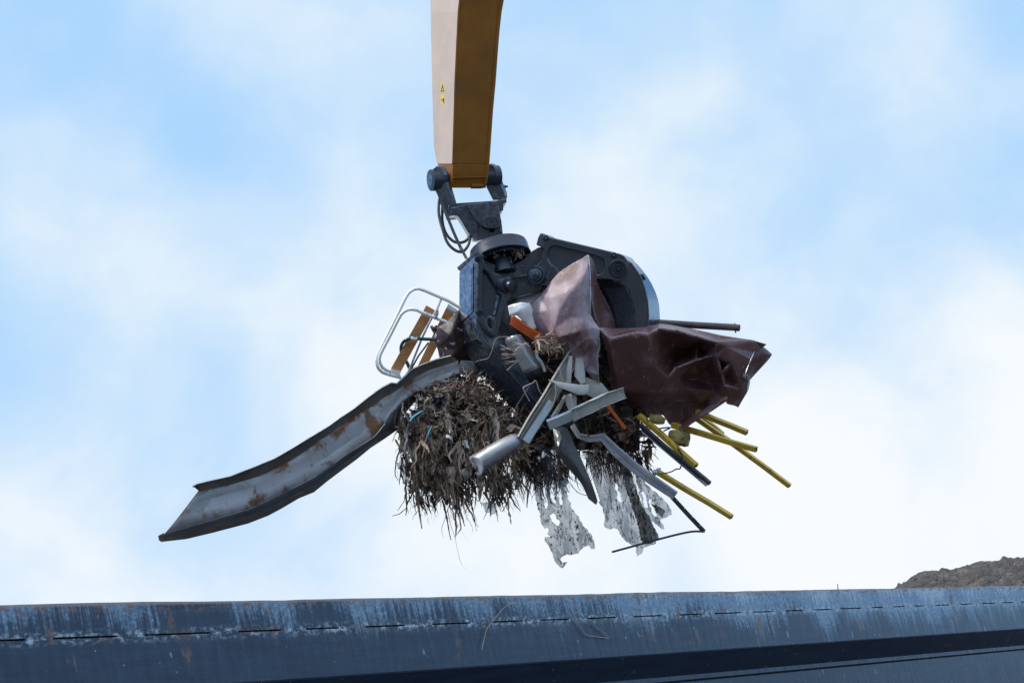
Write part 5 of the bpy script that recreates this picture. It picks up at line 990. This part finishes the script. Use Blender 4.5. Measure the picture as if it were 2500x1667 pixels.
# bent galvanised channel and perforated strip
pth = [(1396, 1038, 96), (1412, 1064, 106), (1438, 1072, 112), (1470, 1068, 118), (1500, 1100, 120), (1545, 1140, 120), (1590, 1172, 118), (1648, 1211, 114)]
mb = MB(); mb.sweep([(0, -11), (-1, -1), (-4, 0), (-1, 1), (0, 11), (-7, 11.5), (-7, 10), (-2, 9.6), (-5, 0), (-2, -9.6), (-7, -10), (-7, -11.5)], [V(p) for p in pth], up=(-.2, .35, .9), scale=[.6, .6, .75, .9, 1.1, 1.15, 1.1, 1.0]); obj('metal_channel', mb, 'galvanised', label='bent bright galvanised channel running down right to the perforated strip', cat='metal profile', bevel=.5, smooth=30)
ps_ = empty('perforated_strip', (1600, 1347, 60), 'thin dark perforated metal strip bent sharply back below the films', 'metal strip')
mb = MB(); mb.sweep([(5.5, -.8), (5.5, .8), (4, .8), (3.2, 2.2), (-3.2, 2.2), (-4, .8), (-5.5, .8), (-5.5, -.8)], [(1640, 1212, 100), (1680, 1256, 92), (1719, 1297, 84)], up=(.72, -.68, 0)); obj('strip_arm', mb, 'dark_channel', ps_, bevel=.3)
mb = MB(); mb.sweep([(2.6, -.8), (2.6, .8), (-2.6, .8), (-2.6, -.8)], spline([(1721, 1297, 86), (1690, 1297, 80), (1650, 1305, 64), (1600, 1318, 30), (1545, 1333, 10), (1494, 1347, 4)], 4), up=(.1, 1, .2)); obj('strip_arm', mb, 'dark_channel', ps_, bevel=.3)
for k in range(4):
    t = .14 + .24 * k; mb = MB(); mb.lathe((1640 + 79 * t + 1.5, 1212 + 85 * t - 3.2, 100 - 16 * t + 2.6), (0, 0, 1), [(0, 1.5), (.4, 1.5)], 10); obj('hole_disc', mb, 'tag_white', ps_)  # white discs stand for bright sky seen through the perforations
# yellow bars
YG = 'yellow square bars sticking out at the right'
def bar(name, p0, p1, hw, hh, mat, label, up=(.45, -.75, .5), group=YG, cat='bar'):
    mb = MB(); mid = [V(p0).lerp(V(p1), t) for t in (0, .35, .7, 1)]
    for q in mid[1:3]: q += V((rnd.uniform(-1.6, 1.6), rnd.uniform(-1.6, 1.6), rnd.uniform(-4, 4)))
    mb.sweep([(hh, -hw), (hh, hw), (-hh, hw), (-hh, -hw)], mid, up=up)
    o = obj(name, mb, mat, label=label, cat=cat, group=group, bevel=.5, smooth=30)
    d_ = (V(p1) - V(p0)).normalized(); u_ = V(up); u_ = (u_ - d_ * u_.dot(d_)).normalized(); s_ = d_.cross(u_); e = V(p1) + d_ * .25
    b_ = MB(); k = .72; b_.add([e + u_ * hh * k + s_ * hw * k, e + u_ * hh * k - s_ * hw * k, e - u_ * hh * k - s_ * hw * k, e - u_ * hh * k + s_ * hw * k], [(0, 1, 2, 3)]); obj('open_end', b_, 'dark_hole', o, solid=.3, smooth=0)
    return o
bar('yellow_bar', (1560, 1014, 40), (1700, 1137, 110), 7, 5.5, 'bar_yellow', 'short yellow bar lying on the dark blue-edged channel')
bar('yellow_bar', (1606, 1152, 60), (1787, 1262, 110), 6.5, 5.5, 'bar_yellow', 'lowest yellow bar, coming out from behind the galvanised channel')
bar('yellow_bar', (1640, 1037, 10), (1847, 1097, 90), 6, 6.5, 'bar_yellow', 'yellow bar crossing in front of the longest one, below the yellow foam', up=(.25, -.9, .35))
bar('yellow_bar', (1690, 1014, -60), (1928, 1186, 10), 5.5, 5.5, 'bar_yellow', 'longest yellow bar, reaching farthest out to the right', up=(.45, -.8, .4))
bar('yellow_bar', (1700, 1005, -30), (1824, 1056, 20), 6, 6, 'bar_yellow', 'short uppermost yellow bar with a sunlit top', up=(.3, -.8, .5))
bar('yellow_bar', (1690, 1000, -110), (1765, 1060, -100), 4, 5, 'bar_yellow', 'thin yellow bar seen behind the longest one')
bar('yellow_bar', (1587, 1050, -30), (1582, 1130, -30), 2, 4, 'bar_yellow', 'small upright yellow bar beside the dark rubbish', up=(0, 0, 1))
dcn = bar('dark_channel', (1562, 1036, 60), (1733, 1180, 120), 5, 5, 'dark_channel', 'dark metal channel with a blue-white lower edge under the short yellow bar', group=None, cat='metal profile')
mb = MB(); mb.sweep([(1.2, -3), (1.2, 3), (-1.2, 3), (-1.2, -3)], [(1566, 1052, 60), (1650, 1122, 88), (1725, 1186, 118)], up=(.5, -.5, .6)); obj('lower_edge', mb, 'pale_profile', dcn, bevel=.5)
mb = MB(); mb.lathe((1655, 1066, 20), (.9, .25, .3), [(-24, 8), (-18, 15), (-4, 20), (12, 19), (26, 18), (27, 6)], 14)
mb.v = [tuple(V(p) + V((mnoise.noise(V(p) * .08), mnoise.noise(V(p) * .08 + V((9, 0, 0))), mnoise.noise(V(p) * .08 + V((0, 9, 0))))) * 7) for p in mb.v]
obj('foam_chunk', mb, 'foam', label='torn dirty yellow foam chunk between the yellow bars', cat='foam', smooth=50)
mb = MB(); mb.lathe((1605, 1024, 10), (.9, .3, .3), [(-18, 6), (-12, 11), (4, 13), (16, 10), (20, 3)], 12)
mb.v = [tuple(V(p) + V((mnoise.noise(V(p) * .09), mnoise.noise(V(p) * .09 + V((9, 0, 0))), mnoise.noise(V(p) * .09 + V((0, 9, 0))))) * 8) for p in mb.v]
obj('foam_chunk', mb, 'foam', label='pale yellow foam piece right under the brown sheet edge', cat='foam', smooth=50)
mb = MB(); rnd.seed(8); rag(mb, (1604, 1149, 124), 19, 0); obj('speckled_tag', mb, 'tag_white', label='white speckled scrap stuck on the galvanised channel', cat='scrap', solid=.6, smooth=50)
mb = MB(); rnd.seed(21); rag(mb, (1378, 1177, 30), 18, 0); obj('speckled_tag', mb, 'tag_white', label='white speckled scrap at the top of the left torn film', cat='scrap', solid=.6, smooth=50)
mb = MB(); mb.pipe([(1590, 787, 0), (1700, 794, 24), (1790, 799, 44), (1806, 800.5, 47)], 8.5, 7, 16); rpp = obj('rusty_pipe', mb, 'rusty_pipe', label='dark rusty pipe sticking out right behind the claw', cat='pipe', smooth=40)
mb = MB(); mb.tube([(1794, 789, 45), (1796, 813, 45)], 1.6, 8); obj('cross_pin', mb, 'cable', rpp)
# wires and cables
def wire(pts, r_, mat, label, cat='wire', name='wire'):
    mb = MB(); mb.tube(spline(pts, 5), r_, 6); return obj(name, mb, mat, label=label, cat=cat, smooth=60)
wire([(1645, 1076, 70), (1653, 1090, 84), (1660, 1101, 100), (1666, 1113, 116), (1667, 1127, 120)], 2.3, 'cable', 'black cable bent over the short yellow bar', 'cable', 'cable')
wire([(1614, 1156, 128), (1628, 1154, 128), (1639, 1151, 128), (1650, 1145, 126), (1660, 1144, 124), (1662, 1138, 122), (1668, 1136, 120)], 1.8, 'cable', 'black cable end with a kink below the dark channel', 'cable', 'cable')
wire([(1576, 1096, 30), (1586, 1085, 36), (1600, 1073, 44), (1606, 1066, 48)], 2.4, 'cable', 'short black cable left of the dark channel', 'cable', 'cable')
wire([(1590, 1104, 20), (1600, 1112, 20), (1607, 1121, 22)], .9, 'cable', 'fine black wire end under the dark channel', 'wire')
wire([(1610, 1046, 60), (1622, 1044, 66), (1636, 1044, 70), (1620, 1052, 66)], 2, 'cable', 'black cable scrap on the yellow foam', 'cable', 'cable')
wire([(1160, 884, 80), (1170, 880, 100), (1189, 876, 112), (1196, 868, 118), (1203, 850, 122), (1208, 832, 126), (1216, 824, 128), (1232, 822, 128), (1262, 824, 130)], .9, 'wire', 'thin rusty wire looping across the left claw')
wire([(1344, 948, 140), (1322, 961, 150), (1308, 930, 150), (1302, 934, 150), (1279, 945, 150), (1279, 952, 150), (1286, 966, 150), (1293, 979, 150)], 1.5, 'wire', 'rusty bent wire hook below the half-round sheet')
mb = MB(); mb.tube([(1292, 942, 150), (1252, 1006, 130), (1276, 1037, 130)], .8, 6); obj('wire', mb, 'wire', label='thin straight pale wire bent to a point over the claw tooth', cat='wire')
mb = MB(); mb.tube([(1367, 896, 160), (1370, 920, 164), (1382, 936, 166)], .9, 6); obj('wire', mb, 'wire', label='thin wire lying on the beige profiles', cat='wire')
mb = MB(); mb.sweep([(4, -.8), (4, .8), (-4, .8), (-4, -.8)], spline([(1385, 1172, 40), (1396, 1186, 50), (1412, 1202, 60), (1428, 1208, 60), (1442, 1210, 56)], 4), up=(0, 0, 1)); obj('strap', mb, 'cable', label='dark strap curving from the left film to the dark flap', cat='strap', bevel=.3)
mb = MB(); mb.tube(spline([(1421, 1010, 130), (1428, 1030, 126), (1432, 1050, 122), (1438, 1066, 118)], 4), 3.6, 8, r2=2); obj('rope', mb, 'straw', label='frayed grey rope end hanging under the lowest profile', cat='rope', smooth=60)
mb = MB(); 
for r_ in (0, 1): mb.tube([(1289 + 6 * math.cos(a), 1165 + 5.5 * math.sin(a), 60 + r_) for a in [2 * math.pi * i / 16 for i in range(17)]], 1.8, 6)
obj('ring', mb, 'cable', label='small black ring hanging left of the torn film', cat='ring', smooth=60)

# ------------------------------------------------------------------ torn plastic films
def film(name, outline, holes, w, mat, label, amp=26, step=2.4, seed=0):
    # a thin torn film: fine grid clipped to the outline, holes left open, folds hanging downwards
    xs_ = [p[0] for p in outline]; ys_ = [p[1] for p in outline]; g = {}; mb = MB()
    nx = int((max(xs_) - min(xs_)) / step) + 2; ny = int((max(ys_) - min(ys_)) / step) + 2
    for i in range(nx):
        for j in range(ny):
            x, y = min(xs_) + i * step, min(ys_) + j * step
            jx = x + 3 * mnoise.noise(Vector((x * .09, y * .09, seed))); jy = y + 3 * mnoise.noise(Vector((x * .09, y * .09, seed + 5)))
            if not inside(outline, x, y) or any(inside(h, x, y) for h in holes): continue
            k = mnoise.noise(Vector((x * .045 - y * .012, y * .011, seed + 2))) * 1.3 + .45 * mnoise.noise(Vector((x * .11, y * .05, seed)))
            g[i, j] = mb.add([(jx, jy, w + amp * k)], [])
    for (i, j), a in g.items():
        q = [(i + 1, j), (i + 1, j + 1), (i, j + 1)]
        if all(k in g for k in q): mb.f.append((a, g[q[0]], g[q[1]], g[q[2]]))
        elif q[0] in g and q[2] in g: mb.f.append((a, g[q[0]], g[q[2]]))
        elif q[0] in g and q[1] in g: mb.f.append((a, g[q[0]], g[q[1]]))
        elif q[1] in g and q[2] in g: mb.f.append((a, g[q[1]], g[q[2]]))
    return obj(name, mb, mat, label=label, cat='plastic film', smooth=180, group='torn dirty plastic films')
film('plastic_film', [(1284, 1085), (1299, 1158), (1303, 1195), (1309, 1230), (1318, 1262), (1318, 1275), (1322, 1281), (1330, 1290), (1338, 1291), (1336, 1302), (1340, 1309), (1327, 1309), (1330, 1322), (1342, 1339), (1350, 1360), (1357, 1377), (1366, 1384), (1373, 1388), (1382, 1378), (1387, 1372), (1376, 1373), (1369, 1366), (1374, 1359), (1382, 1356), (1397, 1355), (1413, 1350), (1419, 1342), (1425, 1338), (1436, 1331), (1446, 1341), (1454, 1342), (1452, 1326), (1449, 1312), (1438, 1296), (1424, 1280), (1414, 1262), (1398, 1240), (1390, 1220), (1385, 1199), (1383, 1170), (1372, 1100), (1330, 1085)],
     [[(1347, 1250), (1354, 1256), (1366, 1278), (1362, 1282), (1349, 1274), (1346, 1262)], [(1322, 1150), (1327, 1150), (1336, 1232), (1332, 1240)], [(1342, 1180), (1350, 1182), (1354, 1226), (1347, 1222)], [(1362, 1190), (1366, 1192), (1372, 1230), (1368, 1230)]], 10, 'film', 'torn clear plastic film full of black specks, left of the dark flap', seed=1)
film('plastic_film', [(1416, 1095), (1441, 1153), (1450, 1180), (1457, 1204), (1467, 1237), (1476, 1256), (1474, 1268), (1473, 1286), (1488, 1292), (1505, 1291), (1516, 1308), (1523, 1317), (1538, 1328), (1549, 1333), (1556, 1362), (1562, 1352), (1569, 1352), (1571, 1338), (1590, 1332), (1602, 1326), (1606, 1300), (1592, 1276), (1575, 1250), (1559, 1222), (1545, 1195), (1533, 1166), (1500, 1090)], [[(1502, 1182), (1506, 1184), (1517, 1222), (1511, 1224)]], -16, 'film', 'larger torn clear plastic film right of the dark flap', seed=4)
film('plastic_film', [(1505, 1120), (1516, 1150), (1526, 1186), (1538, 1226), (1550, 1262), (1560, 1300), (1568, 1330), (1586, 1330), (1610, 1314), (1600, 1290), (1586, 1262), (1568, 1230), (1556, 1196), (1545, 1160), (1535, 1120)], [], 14, 'film_brown', 'muddy brown plastic strip over the right clear film', seed=7)
film('plastic_film', [(1550, 1130), (1566, 1165), (1590, 1190), (1612, 1210), (1630, 1228), (1640, 1245), (1639, 1258), (1628, 1263), (1614, 1268), (1620, 1282), (1624, 1294), (1616, 1292), (1602, 1280), (1590, 1272), (1579, 1272), (1570, 1250), (1564, 1225), (1556, 1190), (1545, 1150)], [[(1584, 1222), (1588, 1220), (1602, 1256), (1598, 1260)], [(1568, 1200), (1572, 1200), (1580, 1235), (1576, 1238)]], -34, 'film', 'fan-shaped clear plastic film nearest the perforated strip', seed=9)
film('plastic_film', [(1585, 1224), (1600, 1230), (1626, 1246), (1618, 1264), (1602, 1252)], [], -20, 'film_brown', 'small brown plastic patch on the fan-shaped film', seed=12, amp=5)
film('plastic_film', [(966, 1130), (985, 1120), (1000, 1150), (998, 1170), (990, 1186), (983, 1180), (982, 1160)], [], 60, 'film', 'small milky plastic wisp on the left edge of the rubbish', seed=14, amp=5, step=3)
film('plastic_film', [(1172, 1225), (1206, 1222), (1216, 1250), (1204, 1258), (1185, 1250)], [], 40, 'film', 'small clear plastic scrap at the lower fringe of the rubbish', seed=16, amp=5, step=3)
